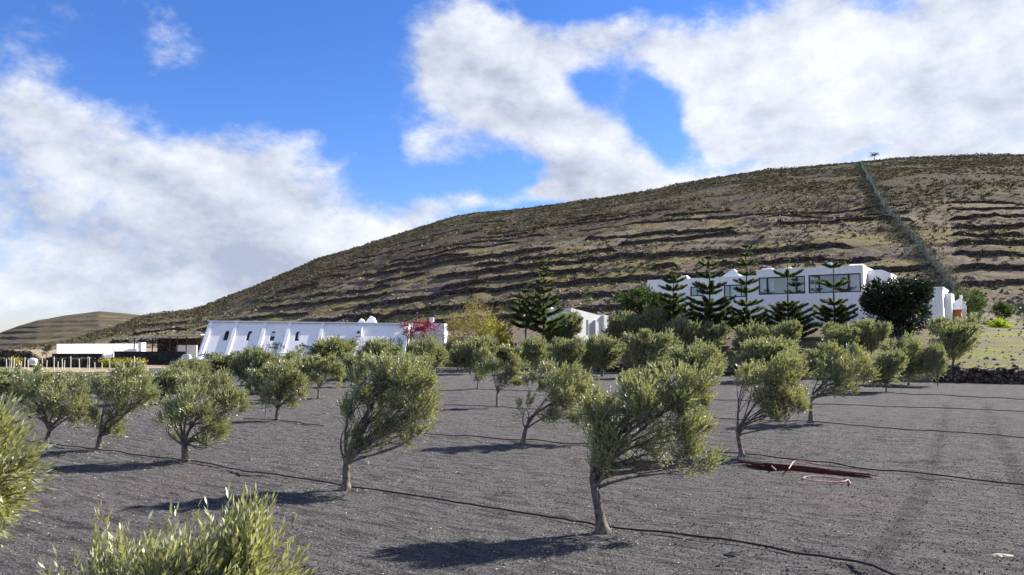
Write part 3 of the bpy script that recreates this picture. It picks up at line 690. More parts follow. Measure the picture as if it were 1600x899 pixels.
# two foreground trees seen over their tops
olive_custom(300, 1560, (300, 1300), [(285,972,90,40),(190,967,50,42),(375,942,42,62),(235,962,36,34),(415,962,34,46),(345,917,26,44,1.2),(390,887,16,36,.8),(130,972,25,40),(150,902,7,34,.7),(270,917,12,26,.6),(205,917,14,24,.5)],
    'bright green olive top filling the bottom left edge of the view', 680, 15, leaf=(.052, .0085), r0=.07, material='olive_near', seed=31, at_d=3.7, wind=.9, up=1.1, tl=(.16, .34), depth=.8, subs=3)
olive_custom(-230, 1200, (-190, 1000), [(-55,755,58,66),(-30,765,38,46),(-62,705,46,36),(-35,815,20,20),(-12,735,24,32)],
    'olive crown cut off by the left edge of the view', 800, 14, leaf=(.062, .010), material='olive_near', r0=.07, seed=32, at_d=5.2, wind=.5, up=.6, tl=(.14, .30), depth=.8, subs=3)
# one tall sprig on the left of the front tree
# generic far trees: five shared shapes, width 1, height 1
def generic(seed):
    rnd = np.random.default_rng(seed); lobes = []
    for i in range(7):
        a = rnd.uniform(0, 6.28); zq = rnd.uniform(.30, .78); lobes.append(((.27*math.cos(a)+.35*(zq-.45), .22*math.sin(a), zq), (rnd.uniform(.18, .30), rnd.uniform(.18, .28), rnd.uniform(.16, .26)), 1))
    lobes.append(((.03, 0, .52), (.40, .38, .38), 5))
    tb = MB(); limbs(tb, (0, 0, 0), (.02, 0, .18), lobes, .022, rnd, subs=2)
    cb = crown_mesh(lobes, 2700, 9, .044, .018, rnd, .7, clump=.26, wind=.25, tl=(.06, .15))
    return cb.mesh('crown', M['olive_far']), tb.mesh('trunk', M['bark'], True)
GV = [generic(100+i) for i in range(6)]
fars = [ # base px, base py, x0, x1, top py, label, depth override
 (30,628,-14,62,590,'dark olive tree at the far left edge, below the vineyard posts'),
 (12,610,-20,45,578,'olive tree at the left edge just under the pale strip of ground'),
 (110,612,75,150,584,'olive tree in the second row on the left, above the two forked trunks'),
 (200,612,160,232,584,'olive tree at left standing above the narrow forked tree'),
 (250,632,228,300,575,'broad olive tree behind the bushy one with the short pale trunk'),
 (300,612,268,325,562,'olive tree just below the left end of the sloped white wall'),
 (345,600,318,374,556,'rounded olive tree under the first arched window of the sloped wall'),
 (398,612,372,428,545,'tall dark olive tree under the buttress between the first arched windows'),
 (420,630,396,452,575,'olive tree half hidden behind the one with the stake'),
 (455,600,440,485,545,'grey olive tree below the third arched window'),
 (477,612,455,510,556,'olive tree overlapping the grey ones below the fourth arched window'),
 (520,590,490,552,528,'high rounded olive tree against the right part of the sloped wall'),
 (548,605,528,572,556,'small olive tree right of the rounded one in front of the sloped wall'),
 (592,592,566,622,532,'round grey olive tree at the right end of the sloped wall'),
 (645,600,620,668,556,'olive tree behind the top of the tall centre left tree'),
 (668,588,640,700,525,'round olive tree in front of the red bougainvillea'),
 (735,585,708,772,526,'olive tree in front of the yellow bare shrub'),
 (838,585,812,862,528,'small round olive tree below the two tall dark conifers'),
 (882,590,855,908,532,'round olive tree between the centre rows, below the little white building'),
 (940,588,908,972,526,'broad grey olive tree right below the little white building'),
 (1015,592,982,1050,518,'large olive tree in the back row left of the low boulder wall'),
 (1095,604,1053,1136,532,'wide pale olive tree in front of the low boulder wall'),
 (880,556,855,908,488,'olive tree with a dark side next to the tall conifer'),
 (978,556,948,1006,490,'olive tree above the back row, right of the little white building'),
 (1022,548,998,1052,480,'highest olive tree at the foot of the dark broad tree'),
 (1065,562,1040,1096,500,'olive tree below the leftmost of the house conifers'),
 (1114,558,1090,1136,506,'green olive bush below the second of the house conifers'),
 (1180,562,1153,1207,503,'round green olive bush below the third of the house conifers'),
 (1226,560,1204,1250,502,'round yellowish olive bush left of the fourth house conifer'),
 (1205,596,1158,1256,528,'wide pale olive tree behind the S shaped one'),
 (1312,566,1280,1346,508,'olive tree below the right hand windows of the house'),
 (1360,560,1334,1386,502,'round olive bush left of the dark round tree'),
 (1300,592,1268,1345,545,'olive tree beneath the right hand conifer, in the back row'),
 (1420,602,1386,1456,522,'large pale olive tree below the dark round tree'),
 (1385,613,1352,1412,548,'olive tree with a visible short trunk in front of the large pale one'),
 (1465,604,1446,1482,538,'slim olive tree touching the left end of the far right boulder wall'),
 (1488,572,1450,1528,500,'broad olive tree with bare lower twigs at the right, above the boulder wall'),
 (715,560,696,736,530,'small grey olive bush between bougainvillea and yellow shrub'),
 (795,574,776,822,536,'dark olive bush at the foot of the yellow shrub'),
 (1338,600,1318,1362,560,'low grey olive bush between the back row trees at right'),
]
for i, f in enumerate(fars):
    bx, by, x0, x1, ty, lab = f; q_ = (x1-x0)*(.15 if bx < 660 else .09); x0 -= q_; x1 += q_; ty -= 3
    g = hit(bx, by); d = g[1]; k = d/F_PX
    w = (x1-x0)*k; zt = P((x0+x1)/2, ty, d)[2]; hgt = max(zt-g[2], 1.0)
    t = empty('olive_tree', g, lab, 'olive tree', 'olive trees planted in rows on the gravel')
    cm, tm = GV[i % 6]
    off = ((x0+x1)/2-bx)*k-.05*w
    for nm, me in (('crown', cm), ('trunk', tm)):
        o = bpy.data.objects.new(nm, me); col.objects.link(o); o.parent = t
        rz = random.uniform(-.5, .5) if i >= 6 else 0
        o.scale = (w*.92, w*.92, hgt*1.0); o.rotation_euler = (0, 0, rz)
        if nm == 'crown': o.location = (off*.8, 0, 0)
print('trees done')

# ------------------------------------------------------------------ conifers beside the house
def norfolk(px, top_py, base_py, d, whorls, label, seed):
    rnd = np.random.default_rng(seed); g = P(px, base_py, d); g[2] = zz(g[0], g[1]); k = d/F_PX
    t = empty('norfolk_pine', g, label, 'conifer', 'tall conifers with tiered branches in the garden')
    H = P(px, top_py, d)[2]-g[2]
    tb = MB(); hh_ = np.linspace(-.2, H, 14); tb.tube(np.stack([.03*np.sin(hh_*1.3), .03*np.cos(hh_), hh_], 1), np.linspace(.14, .02, 14), 8)
    cb = MB()
    def spray(o, dirv, L, thick):
        # one branch: an upswept axis with rows of side shoots
        n = 8; tt = np.linspace(0, 1, n)[:, None]
        up_ = np.array([0, 0, 1.])
        ax = o+dirv*L*tt+up_*(L*(.10*tt+.26*tt**2)); tb.tube(ax, np.linspace(.03, .012, n), 4, cap=False)
        m_ = int(60*L)+20; s_ = rnd.random(m_)**.8; s_ = .08+.92*s_
        p = np.stack([np.interp(s_, tt[:, 0], ax[:, j]) for j in range(3)], 1)
        sd_ = np.cross(dirv, up_); sg = rnd.choice([-1, 1], m_)[:, None]
        dr = dirv*.8+sd_*sg*.75*rnd.uniform(.3, 1, (m_, 1))+up_*rnd.uniform(.15, .75, (m_, 1))
        ln = thick*(1.1-.5*s_)*rnd.uniform(.7, 1.2, m_)
        cb.leaves(p, dr, ln, ln*.28, rnd=rnd)
        q = np.repeat(p, 4, 0)+rnd.normal(0, .05, (m_*4, 3)); cb.leaves(q, np.repeat(dr, 4, 0)+rnd.normal(0, .25, (m_*4, 3)), np.repeat(ln, 4)*.75, np.repeat(ln, 4)*.16, rnd=rnd)
    for (wy, hw) in whorls:
        z0 = P(px, wy+4, d)[2]-g[2]; L = hw*k; nb = 6; a0 = rnd.uniform(0, 6.28)
        for b in range(nb):
            a = a0+b*6.283/nb+rnd.normal(0, .12); dv = np.array([math.cos(a), math.sin(a), 0])
            spray(np.array([0, 0, z0]), dv, L*rnd.uniform(.88, 1.12), .22+.16*L)
    tb.build('trunk', M['bark_dark'], t, smooth=True); cb.build('crown', M['conifer'], t)
norfolk(1053, 420, 530, 76, [(424,5),(431,12),(438,19),(450,21),(462,17),(470,22),(479,26),(488,30),(497,34),(506,36)], 'leftmost tiered conifer in front of the white house wall', 41)
norfolk(1110, 392, 535, 74, [(400,6),(412,15),(430,21),(448,26),(456,18),(474,34),(484,36),(494,40),(503,46),(512,44)], 'tiered conifer left of the small dark house window, dense below', 42)
norfolk(1168, 372, 535, 74, [(382,5),(396,10),(411,17),(426,12),(440,18),(453,19),(474,21),(486,24),(495,30),(504,36),(513,36)], 'tallest slim tiered conifer at the corner of the raised house block', 43)
norfolk(1233, 398, 540, 73, [(404,3),(428,21),(474,16),(482,27),(491,32),(500,36),(509,38),(518,42),(526,40)], 'tiered conifer with a long bare stem in front of the left picture window', 44)
norfolk(1305, 398, 535, 73, [(414,16),(444,22),(472,20),(484,28),(492,34),(501,30),(512,26)], 'tiered conifer with sparse whorls in front of the right picture window', 45)
norfolk(850, 400, 545, 76, [(407,5),(417,9),(428,12),(440,15),(452,17),(466,23),(478,28),(490,31),(503,33),(515,33)], 'dense dark tiered conifer in the middle, away from the house', 46)
norfolk(822, 432, 545, 78, [(440,4),(452,8),(464,18),(475,22),(486,26),(498,29),(509,29)], 'shorter tiered conifer touching the dense dark one', 47)

# ------------------------------------------------------------------ broad trees and shrubs
def bush(name, px0, px1, py0, py1, d, mt, label, cat, twigs=500, per=9, leaf=(.14, .06), nl=5, seed=1, trunk=.08, ground=True, wind=.1, up=.3, tl=(.15, .35), clump=.34, bark='bark_dark', base_py=None):
    rnd = np.random.default_rng(seed); c = P((px0+px1)/2, (py0+py1)/2, d); k = d/F_PX
    zg = zz(c[0], c[1]); g = np.array([c[0], c[1], zg if ground else P((px0+px1)/2, base_py or py1, d)[2]])
    w = (px1-px0)*k/2; zb = P(px0, py1, d)[2]-g[2]; zt = P(px0, py0, d)[2]-g[2]; hh_ = (zt-zb)/2; zc = (zt+zb)/2
    t = empty(name, g, label, cat); lobes = [((0, 0, zc), (w*.88, w*.88, hh_*.88), 3)]
    for i in range(nl):
        a = rnd.uniform(0, 6.28); e = rnd.uniform(-.35, .6)
        lobes.append(((w*.5*math.cos(a), w*.5*math.sin(a), zc+hh_*e*.8), (w*.48, w*.48, hh_*.45), 1))
    tb = MB(); limbs(tb, (0, 0, 0), (0, 0, max(zb*.8, hh_*.25)), lobes, trunk, rnd, subs=2)
    cb = crown_mesh(lobes, twigs, per, leaf[0], leaf[1], rnd, up, wind=wind, tl=tl, clump=clump)
    tb.build('trunk', M[bark], t, smooth=True); cb.build('crown', M[mt], t); return t
bush('round_tree', 1350, 1452, 434, 530, 72, 'ficus', 'large round dark green tree in front of the right end of the house', 'tree', 9000, 9, (.17, .10), 14, 61, .22, wind=0, up=.05, tl=(.12, .3))
bush('broad_tree', 958, 1062, 448, 512, 80, 'green', 'broad dark green tree at the left end of the white house', 'tree', 2600, 9, (.18, .10), 9, 62, .18)
bush('bare_shrub', 690, 806, 474, 556, 80, 'straw', 'tall straw yellow half bare shrub right of the red bougainvillea', 'shrub', 1700, 7, (.16, .06), 9, 63, .10, bark='bark', tl=(.3, .7))
bush('yellow_shrub', 745, 800, 488, 565, 78.5, 'yellow', 'dense yellow leaved shrub on the right side of the bare shrub', 'shrub', 700, 8, (.14, .08), 6, 64, .08, tl=(.2, .5))
bush('lime_shrub', 690, 716, 548, 574, 80, 'lime', 'bright lime green low shrub by the kerb wall', 'shrub', 130, 8, (.14, .06), 3, 65, .03)
bush('lime_shrub', 708, 728, 530, 555, 82, 'lime', 'bright lime green upright shrub just above the low one', 'shrub', 90, 8, (.14, .06), 3, 66, .03)
bush('yellow_green_plant', 618, 640, 545, 560, 86, 'lime', 'small lime yellow plant below the bougainvillea', 'plant', 60, 8, (.14, .06), 3, 67, .03)
bush('bougainvillea', 622, 690, 500, 532, 88, 'red', 'red bougainvillea spilling over the dark wall at the end of the sloped white wall', 'bougainvillea', 420, 8, (.13, .09), 9, 68, .06, tl=(.2, .5))
bush('green_creeper', 608, 632, 522, 560, 86, 'green', 'dark green climbing plant at the right end of the sloped wall', 'plant', 160, 8, (.12, .06), 4, 69, .04)
bush('dry_shrub', 545, 582, 530, 560, 84.5, 'straw', 'pale dry shrub in front of the white dormer', 'shrub', 120, 7, (.12, .05), 4, 70, .04)
bush('wall_shrub', 314, 346, 550, 561, 83, 'ficus', 'low dark clipped shrub at the foot of the sloped wall, left of the first buttress', 'shrub', 160, 8, (.10, .06), 4, 71, .03)
bush('wall_shrub', 361, 376, 549, 560, 83, 'ficus', 'small dark clipped shrub at the foot of the sloped wall, right of the first buttress', 'shrub', 90, 8, (.10, .06), 3, 72, .03)
bush('wall_shrub', 418, 444, 536, 548, 83.5, 'ficus', 'dark shrub below the third arched window', 'shrub', 90, 8, (.10, .06), 3, 73, .03)
bush('wall_shrub', 464, 486, 538, 550, 83.5, 'ficus', 'dark shrub below the fourth arched window', 'shrub', 90, 8, (.10, .06), 3, 74, .03)
bush('yellow_green_tree', 1480, 1535, 452, 500, 86, 'green', 'loose yellow green tree right of the orange kiosk', 'tree', 900, 8, (.16, .08), 7, 75, .08, tl=(.2, .5))
bush('garden_shrub', 1545, 1590, 473, 500, 84, 'green', 'green garden shrub near the right edge, behind the spiky plant', 'shrub', 700, 8, (.15, .08), 5, 76, .05)
bush('garden_shrub', 1586, 1625, 480, 510, 80, 'ficus', 'dark shrub cut by the right edge of the view', 'shrub', 200, 8, (.13, .06), 4, 77, .05)
bush('garden_shrub', 1515, 1545, 488, 508, 80, 'green', 'low green shrub between the yellow green tree and the spiky plant', 'shrub', 140, 8, (.13, .06), 4, 78, .04)
bush('garden_shrub', 905, 925, 455, 478, 110, 'green', 'lone small shrub on the grass strip above the little white building', 'shrub', 80, 8, (.16, .08), 3, 79, .04)
bush('corner_tree', 67, 79, 540, 556, 110, 'ficus', 'small dark tree at the left end of the white farm wall', 'tree', 80, 8, (.16, .08), 3, 80, .05)
def spiky(px, py, d, s_, mt, name, label, cat, n=60, seed=1):
    rnd = np.random.default_rng(seed); g = P(px, py, d); g[2] = zz(g[0], g[1]); b = MB()
    dr = rnd.normal(size=(n, 3)); dr[:, 2] = np.abs(dr[:, 2])*.9+.15
    b.leaves(np.tile([0, 0, .05], (n, 1))+rnd.normal(0, .04, (n, 3)), dr, s_*rnd.uniform(.7, 1.1, n), s_*.10, rnd=rnd, droop=.12)
    o = b.build(name, M[mt], loc=g); return tag(o, label, cat)
spiky(1562, 506, 79, 1.5, 'lime', 'spiky_plant', 'spiky pale green yucca like plant on the bank at right', 'plant', 90, 3)
for i, (px, lab) in enumerate([(168,'yellow flowering succulent on the stone wall, left end of the yellow row'),(180,'yellow flowering succulent second in the row below the farm gate'),(193,'bright yellow succulent in the middle of the row by the farm wall'),(206,'yellow succulent next to the right end of the row'),(219,'yellow succulent at the right end of the row, beside the posts'),(24,'yellow green succulent at the far left end of the stone wall')]):
    g = P(px, 566, 80); b = MB(); n = 90; rr = np.random.default_rng(i+200); q = rr.normal(size=(n, 3))*[.35, .25, .12]+[0, 0, .55]
    dr = rr.normal(size=(n, 3)); dr[:, 2] = abs(dr[:, 2])+.3; b.leaves(q, dr, .28, .09, rnd=rr); b.leaves(q*[.5, .5, .3], dr, .35, .08, rnd=rr); b.tube([(-.45, 0, .05), (-.2, .05, .35), (.2, 0, .38), (.45, 0, .05)], [.12, .3, .3, .12], 7)
    tag(b.build('yellow_succulent', M['yellow'], loc=(g[0], g[1], zz(g[0], g[1])+.15)), lab, 'plant', 'yellow flowering plants along the farm wall')
# lone palm on the ridge
def palm():
    g = hit(1366, 256) if hit(1366, 256) is not None else P(1366, 250, 420); d = g[1]
    g = P(1366, 249, 425); g[2] = zz(g[0], g[1])
    t = empty('ridge_palm', g, 'lone small palm standing on the skyline of the hill by the fence', 'palm')
    top = P(1366, 243, 425)[2]-g[2]; top = max(top, 1.5)
    tb = MB(); tb.tube([(0, 0, -.3), (0, 0, top*.5), (.1, 0, top)], [.25, .2, .18], 8); tb.build('trunk', M['bark_dark'], t)
    b = MB(); rr = np.random.default_rng(5)
    for i in range(16):
        a = i*2.4; dv = np.array([math.cos(a), math.sin(a), 0]); e = rr.uniform(.5, 2.0); L = 2.2
        tt = np.linspace(0, 1, 12)[:, None]; ax = np.array([.1, 0, top])+dv*L*tt+np.array([0, 0, 1.])*(L*(e*tt-1.0*tt**2))
        m_ = 60; s_ = rr.random(m_); p = np.stack([np.interp(s_, tt[:, 0], ax[:, j]) for j in range(3)], 1)
        sd_ = np.cross(dv, [0, 0, 1.])*rr.choice([-1, 1], m_)[:, None]
        b.leaves(p, dv*.6+sd_*.7+np.array([0, 0, -.25]), .8, .14, rnd=rr)
    b.build('crown', M['conifer'], t)
palm()

# ------------------------------------------------------------------ main house
def tag_part(o, lab): o['label'] = lab; return o
def wall_open(mb, x0, x1, y0, y1, z0, z1, ops):
    """wall slab in the x direction with rectangular openings (a0,a1,b0,b1)"""
    xs = x0
    for (a0, a1, b0, b1) in sorted(ops):
        if a0 > xs: mb.box(xs, a0, y0, y1, z0, z1)
        mb.box(a0, a1, y0, y1, z0, b0); mb.box(a0, a1, y0, y1, b1, z1); xs = a1
    if x1 > xs: mb.box(xs, x1, y0, y1, z0, z1)
def window(parent, x0, x1, z0, z1, y, mull, curtains, fw=.12):
    f = MB()
    f.box(x0, x1, y, y+.10, z0, z0+fw); f.box(x0, x1, y, y+.10, z1-fw, z1)
    f.box(x0, x0+fw, y, y+.10, z0+fw, z1-fw); f.box(x1-fw, x1, y, y+.10, z0+fw, z1-fw)
    for mx_, mw in mull: f.box(mx_-mw/2, mx_+mw/2, y+.005, y+.095, z0+fw, z1-fw)
    w = f.build('window', M['dark'], parent)
    p = MB(); p.box(x0+fw, x1-fw, y+.045, y+.055, z0+fw, z1-fw); p.build('pane', M['glass'], w)
    for (c0, c1) in curtains:
        n = 40; xx = np.linspace(c0, c1, n); yy = y+.28+.05*np.sin(np.arange(n)*1.6)
        v = np.concatenate([np.stack([xx, yy, np.full(n, z0+.03)], 1), np.stack([xx, yy, np.full(n, z1-.02)], 1)])
        q = [(i, i+1, n+i+1, n+i) for i in range(n-1)]
        c = MB(); c.add(v, q); c.build('curtain', M['curtain'], w)
    return w
HX0, HY0 = 36.7, 82.0
house = empty('white_house', (HX0, HY0, 0), 'long white flat roofed house with two wide picture windows on the slope at right', 'house', rz=R(-33))
b = MB()
GZ = 3.2
ops = [(-10.85, -5.85, 7.92, 9.86), (-5.50, -.25, 7.92, 9.90)]
wall_open(b, -11.1, 0, 0, .3, GZ, 10.72, ops)                 # front of the raised block
b.box(-.3, 0, .302, 2.0, GZ, 10.715); b.box(-.3, 0, 3.6, 8, GZ, 10.715); b.box(-.3, 0, 2.0, 3.6, GZ, 7.6); b.box(-.3, 0, 2.0, 3.6, 9.9, 10.715)
b.box(-11.1, -10.8, .302, 8, GZ, 10.715); b.box(-10.8, -.3, 7.7, 8, GZ, 10.715)
b.box(-10.79, -.31, .31, 7.69, 10.3, 10.45); b.box(-10.79, -.31, .31, 7.69, 7.2, 7.4); b.box(-5.75, -5.6, .305, 7.69, 7.41, 10.29)
b.box(-10.9, -.2, -.02, .0, 10.60, 10.74)
wall_ = b.build('wall', M['white'], house)
b = MB(); ops2 = [(-18.9, -17.3, 8.0, 9.15), (-14.9, -12.4, 7.75, 9.2)]
wall_open(b, -24.3, -11.105, .25, .55, GZ, 10.15, ops2); b.box(-24.3, -24.0, .552, 7.5, GZ, 10.145); b.box(-24.0, -11.105, 7.2, 7.5, GZ, 10.145)
b.box(-24.0, -11.11, .56, 7.19, 9.7, 9.85); b.box(-24.0, -11.11, .56, 7.19, 7.1, 7.3)
tag_part(b.build('wing', M['white'], house), 'lower left wing of the white house')
b = MB(); b.box(.002, 2.3, 2.6, 7.4, GZ, 9.95); b.add([(0.002, 2.6, 9.95), (2.3, 2.6, 9.95), (2.3, 7.4, 9.95), (.002, 7.4, 9.95), (.002, 3.0, 10.4), (1.4, 3.2, 10.4), (1.4, 7.0, 10.4), (.002, 7.0, 10.4)], [(0, 1, 5, 4), (1, 2, 6, 5), (2, 3, 7, 6), (3, 0, 4, 7), (4, 5, 6, 7)])
b.build('annex', M['white'], house)
b = MB(); b.box(-9, 3.0, -1.6, -1.3, 2.5, 4.75); b.build('terrace_parapet', M['greywall'], house)
rb = MB(); rb.box(-10.7, -.4, 5.6, 5.7, 7.41, 10.28); rb.build('room_wall', M['room'], house)
rb = MB(); rb.box(-8.3, -6.1, 3.2, 4.0, 7.42, 8.6); rb.build('cabinet', M['greywall'], house)
rb = MB(); rb.box(-3.6, -.8, 3.5, 4.2, 7.42, 8.3); rb.build('sofa', M['greywall'], house)
window(house, -10.85, -5.85, 7.92, 9.86, .06, [(-9.9, .2), (-6.75, .18)], [(-10.7, -10.0), (-9.75, -9.25), (-6.2, -5.95)])
window(house, -5.50, -.25, 7.92, 9.90, .06, [(-4.4, .18), (-1.45, .2)], [(-5.4, -4.75), (-1.3, -.4)])
window(house, -18.9, -17.3, 8.0, 9.15, .31, [(-18.1, .08)], [])
window(house, -14.9, -12.4, 7.75, 9.2, .31, [(-14.2, .08), (-12.9, .08)], [(-14.1, -13.0)])
def pyramid(name, x0, x1, y0, y1, z0, h, flat=.0):
    b = MB(); cx, cy = (x0+x1)/2, (y0+y1)/2
    b.add([(x0, y0, z0), (x1, y0, z0), (x1, y1, z0), (x0, y1, z0), (cx-flat, cy-flat, z0+h), (cx+flat, cy-flat, z0+h), (cx+flat, cy+flat, z0+h), (cx-flat, cy+flat, z0+h)],
          [(0, 1, 5, 4), (1, 2, 6, 5), (2, 3, 7, 6), (3, 0, 4, 7), (4, 5, 6, 7)])
    b.build(name, M['white'], house)
pyramid('skylight', -4.9, -2.4, 1.0, 3.4, 10.55, .85, .06); pyramid('skylight', -8.9, -7.0, 1.0, 3.0, 10.5, .6, .06); pyramid('skylight', -11.0, -9.4, .8, 2.5, 10.5, .5, .5)
pyramid('skylight', -15.6, -13.0, .8, 3.2, 10.0, 1.15, .1); pyramid('skylight', -20.9, -19.3, .9, 2.4, 10.0, .6, .3); pyramid('roof_corner', -2.0, -.02, .33, 5.5, 10.5, .55, .6)
b = MB(); b.box(-1.05, -.85, -.12, -.002, 5.6, 5.85); b.build('wall_lamp', M['dark'], house)
b = MB(); b.box(-3.9, -3.7, -.12, -.002, 5.3, 5.6); b.build('wall_lamp', M['dark'], house)
b = MB(); b.tube([(-7.2, -.5, 5.3), (-7.2, -.5, 5.9)], .12, 8); b.build('wall_lamp', M['dark'], house)
for xx in (-2.9, -1.6):
    pass
b = MB()
for xx in (-3.4, -1.7): b.box(xx-.05, xx+.05, -1.0, -.9, 4.5, 5.55)
b.tube([(-4.2, -.95, 5.4), (-3.2, -.95, 5.55), (-2.2, -.95, 5.6), (-1.7, -.95, 5.6)], .05, 6)
b.build('pergola_bar', M['dark'], house)
# low annex on the right of the round tree
an_p = P(1441, 500, 80)
ax_ = empty('guest_annex', (an_p[0], an_p[1], 0), 'small white flat roofed annex right of the round dark tree', 'building', rz=R(-33))
b = MB(); b.box(0, 1.9, 0, 7.0, 3.4, 8.05); b.box(-.06, 1.96, -.06, 7.06, 8.05, 8.25); b.box(1.905, 2.5, 2.5, 6.5, 3.4, 7.7); b.build('wall', M['white'], ax_)
b = MB(); b.box(1.9, 1.93, 1.0, 1.7, 6.2, 7.2); b.build('window', M['dark'], ax_)
b = MB()
for q in (0, 1.5, 3.0): b.box(-3.0+q*1.5, -2.94+q*1.5, 4.0, 4.06, 7.2, 9.4)
b.box(-3.0, 1.6, 4.005, 4.055, 9.3, 9.38); b.box(-3.0, 1.6, 4.005, 4.055, 8.5, 8.54); b.build('railing', M['dark'], ax_)
b = MB(); b.box(-1.0, 2.6, -1.4, -1.1, 3.0, 5.0); b.build('garden_parapet', M['greywall'], ax_)
kp = P(1478, 500, 82)
kk = empty('garden_kiosk', (kp[0], kp[1], 0), 'small orange walled kiosk with a white pointed roof', 'kiosk', rz=R(-33))
b = MB(); b.box(0, 1.4, 0, 1.4, 3.5, 6.05); b.build('wall', M['orange'], kk)
b = MB(); b.add([(-.25, -.25, 6.05), (1.65, -.25, 6.05), (1.65, 1.65, 6.05), (-.25, 1.65, 6.05), (1.3, 1.2, 7.3), (1.4, 1.2, 7.3), (1.4, 1.3, 7.3), (1.3, 1.3, 7.3)], [(0, 1, 5, 4), (1, 2, 6, 5), (2, 3, 7, 6), (3, 0, 4, 7), (4, 5, 6, 7), (3, 2, 1, 0)]); b.box(1.25, 1.5, 1.15, 1.4, 7.2, 7.6)
b.build('roof', M['white'], kk)
b = MB()
for s_ in range(14):
    z_ = 3.8+s_*.22; b.box(1.45+rng.uniform(0, .1), 1.75+rng.uniform(0, .15), -.1, .25, z_, z_+.2)
b.build('stone_pier', M['white_old'], kk)

# little white building in the middle
cp = P(893, 522, 80)
ch = empty('white_chapel', (cp[0], cp[1], 0), 'little sunlit white building with a sloping parapet between olive trees in the middle', 'building', rz=R(38))
b = MB(); z0 = 2.4
def prism(b, x0, x1, y0, y1, z0, za, zb): b.add([(x0, y0, z0), (x1, y0, z0), (x1, y1, z0), (x0, y1, z0), (x0, y0, za), (x1, y0, zb), (x1, y1, zb), (x0, y1, za)], [(3, 2, 1, 0), (4, 5, 6, 7), (0, 1, 5, 4), (1, 2, 6, 5), (2, 3, 7, 6), (3, 0, 4, 7)])
prism(b, 0, 4.4, 0, 3.5, z0, 6.15, 5.4); prism(b, 4.405, 5.0, -.25, 3.2, z0, 5.55, 5.45); prism(b, 3.2, 3.6, -.2, -.005, z0, 5.0, 4.6)
b.build('wall', M['white'], ch)
b = MB(); b.box(2.2, 2.35, -.04, -.005, 3.5, 5.0); b.build('drainpipe', M['greywall'], ch)
q = P(860, 494, 84); hut = empty('white_turret', (q[0], q[1], 0), 'tiny white turret top beside the dark tall conifer', 'turret', rz=R(30))
b = MB(); zt_ = P(860, 485, 84)[2]; b.box(0, .7, 0, .7, 2.0, zt_-.1); b.add([(-.1, -.1, zt_-.1), (.8, -.1, zt_-.1), (.8, .8, zt_-.1), (-.1, .8, zt_-.1), (.35, .35, zt_+.4)], [(3, 2, 1, 0)], [(0, 1, 4), (1, 2, 4), (2, 3, 4), (3, 0, 4)]); b.build('wall', M['white'], hut)

# ------------------------------------------------------------------ long building with the sloped white wall
LX0, LX1 = P(303, 560, 85)[0], P(622, 530, 85)[0]+.6
lb = empty('sloped_wall_building', (LX0, 85, 0), 'long white building with a leaning buttressed wall and arched windows at left', 'building')
Lw = LX1-LX0
def ztop(x): return 4.98-.30*np.clip(x/Lw, 0, 1)
zbot = .2; ylean = 4.0
def on(x, s_, off=0):   # point on the leaning face; s_=0 bottom .. 1 top
    z = zbot+(ztop(x)-zbot)*s_; y = ylean*s_; n = np.array([0, -(4.6), ylean])/math.hypot(4.6, ylean)
    return np.array([x, y, z])-n*0+n*off
def srect(mb, x0, x1, s0, s1, off, xo0=None, xo1=None):
    xo0 = x0 if xo0 is None else xo0; xo1 = x1 if xo1 is None else xo1
    a = [on(x0, s0, -.35), on(x1, s0, -.35), on(xo1, s1, -.35), on(xo0, s1, -.35), on(x0, s0, off), on(x1, s0, off), on(xo1, s1, off), on(xo0, s1, off)]
    mb.add(a, [(3, 2, 1, 0), (4, 5, 6, 7), (0, 1, 5, 4), (1, 2, 6, 5), (2, 3, 7, 6), (3, 0, 4, 7)])
face = MB()
wins = [P(p, 525, 87)[0]-LX0+.0 for p in (350, 386, 423, 462)]
ww = .26; sw0, sw1 = .56, .79
xs = 0
for wx in wins:
    srect(face, xs, wx-ww, 0, 1, 0); srect(face, wx-ww, wx+ww, 0, sw0, 0); srect(face, wx-ww, wx+ww, sw1, 1, 0)
    # arch spandrels
    na = 8
    for i in range(na):
        t0, t1 = -1+2*i/na, -1+2*(i+1)/na
        h0, h1 = math.sqrt(max(0, 1-t0*t0)), math.sqrt(max(0, 1-t1*t1)); sa = sw1-.075
        A0, A1 = sa+.075*h0, sa+.075*h1
        v = [on(wx+ww*t0, A0, 0), on(wx+ww*t1, A1, 0), on(wx+ww*t1, sw1, 0), on(wx+ww*t0, sw1, 0)]; w_ = [p_+np.array([0, .35, -.0]) for p_ in v]
        face.add(v+w_, [(0, 1, 2, 3), (0, 4, 5, 1)])
    xs = wx+ww
srect(face, xs, Lw, 0, 1, 0)
face.build('wall', M['white'], lb)
body = MB()
body.add([(0, ylean, 0), (Lw, ylean, 0), (Lw, 10, 0), (0, 10, 0), (0, ylean, 4.97), (Lw, ylean, 4.66), (Lw, 10, 4.66), (0, 10, 4.97)], [(4, 5, 6, 7), (1, 2, 6, 5), (2, 3, 7, 6), (3, 0, 4, 7)])
body.add([(0.003, .35, zbot), (0.003, ylean+.0, 4.9), (0.003, ylean, zbot)], tris=[(0, 1, 2), (2, 1, 0)])
body.box(0, Lw, ylean-.25, ylean+.25, 4.6, 4.67)
body.build('block', M['white'], lb)
cop = MB()
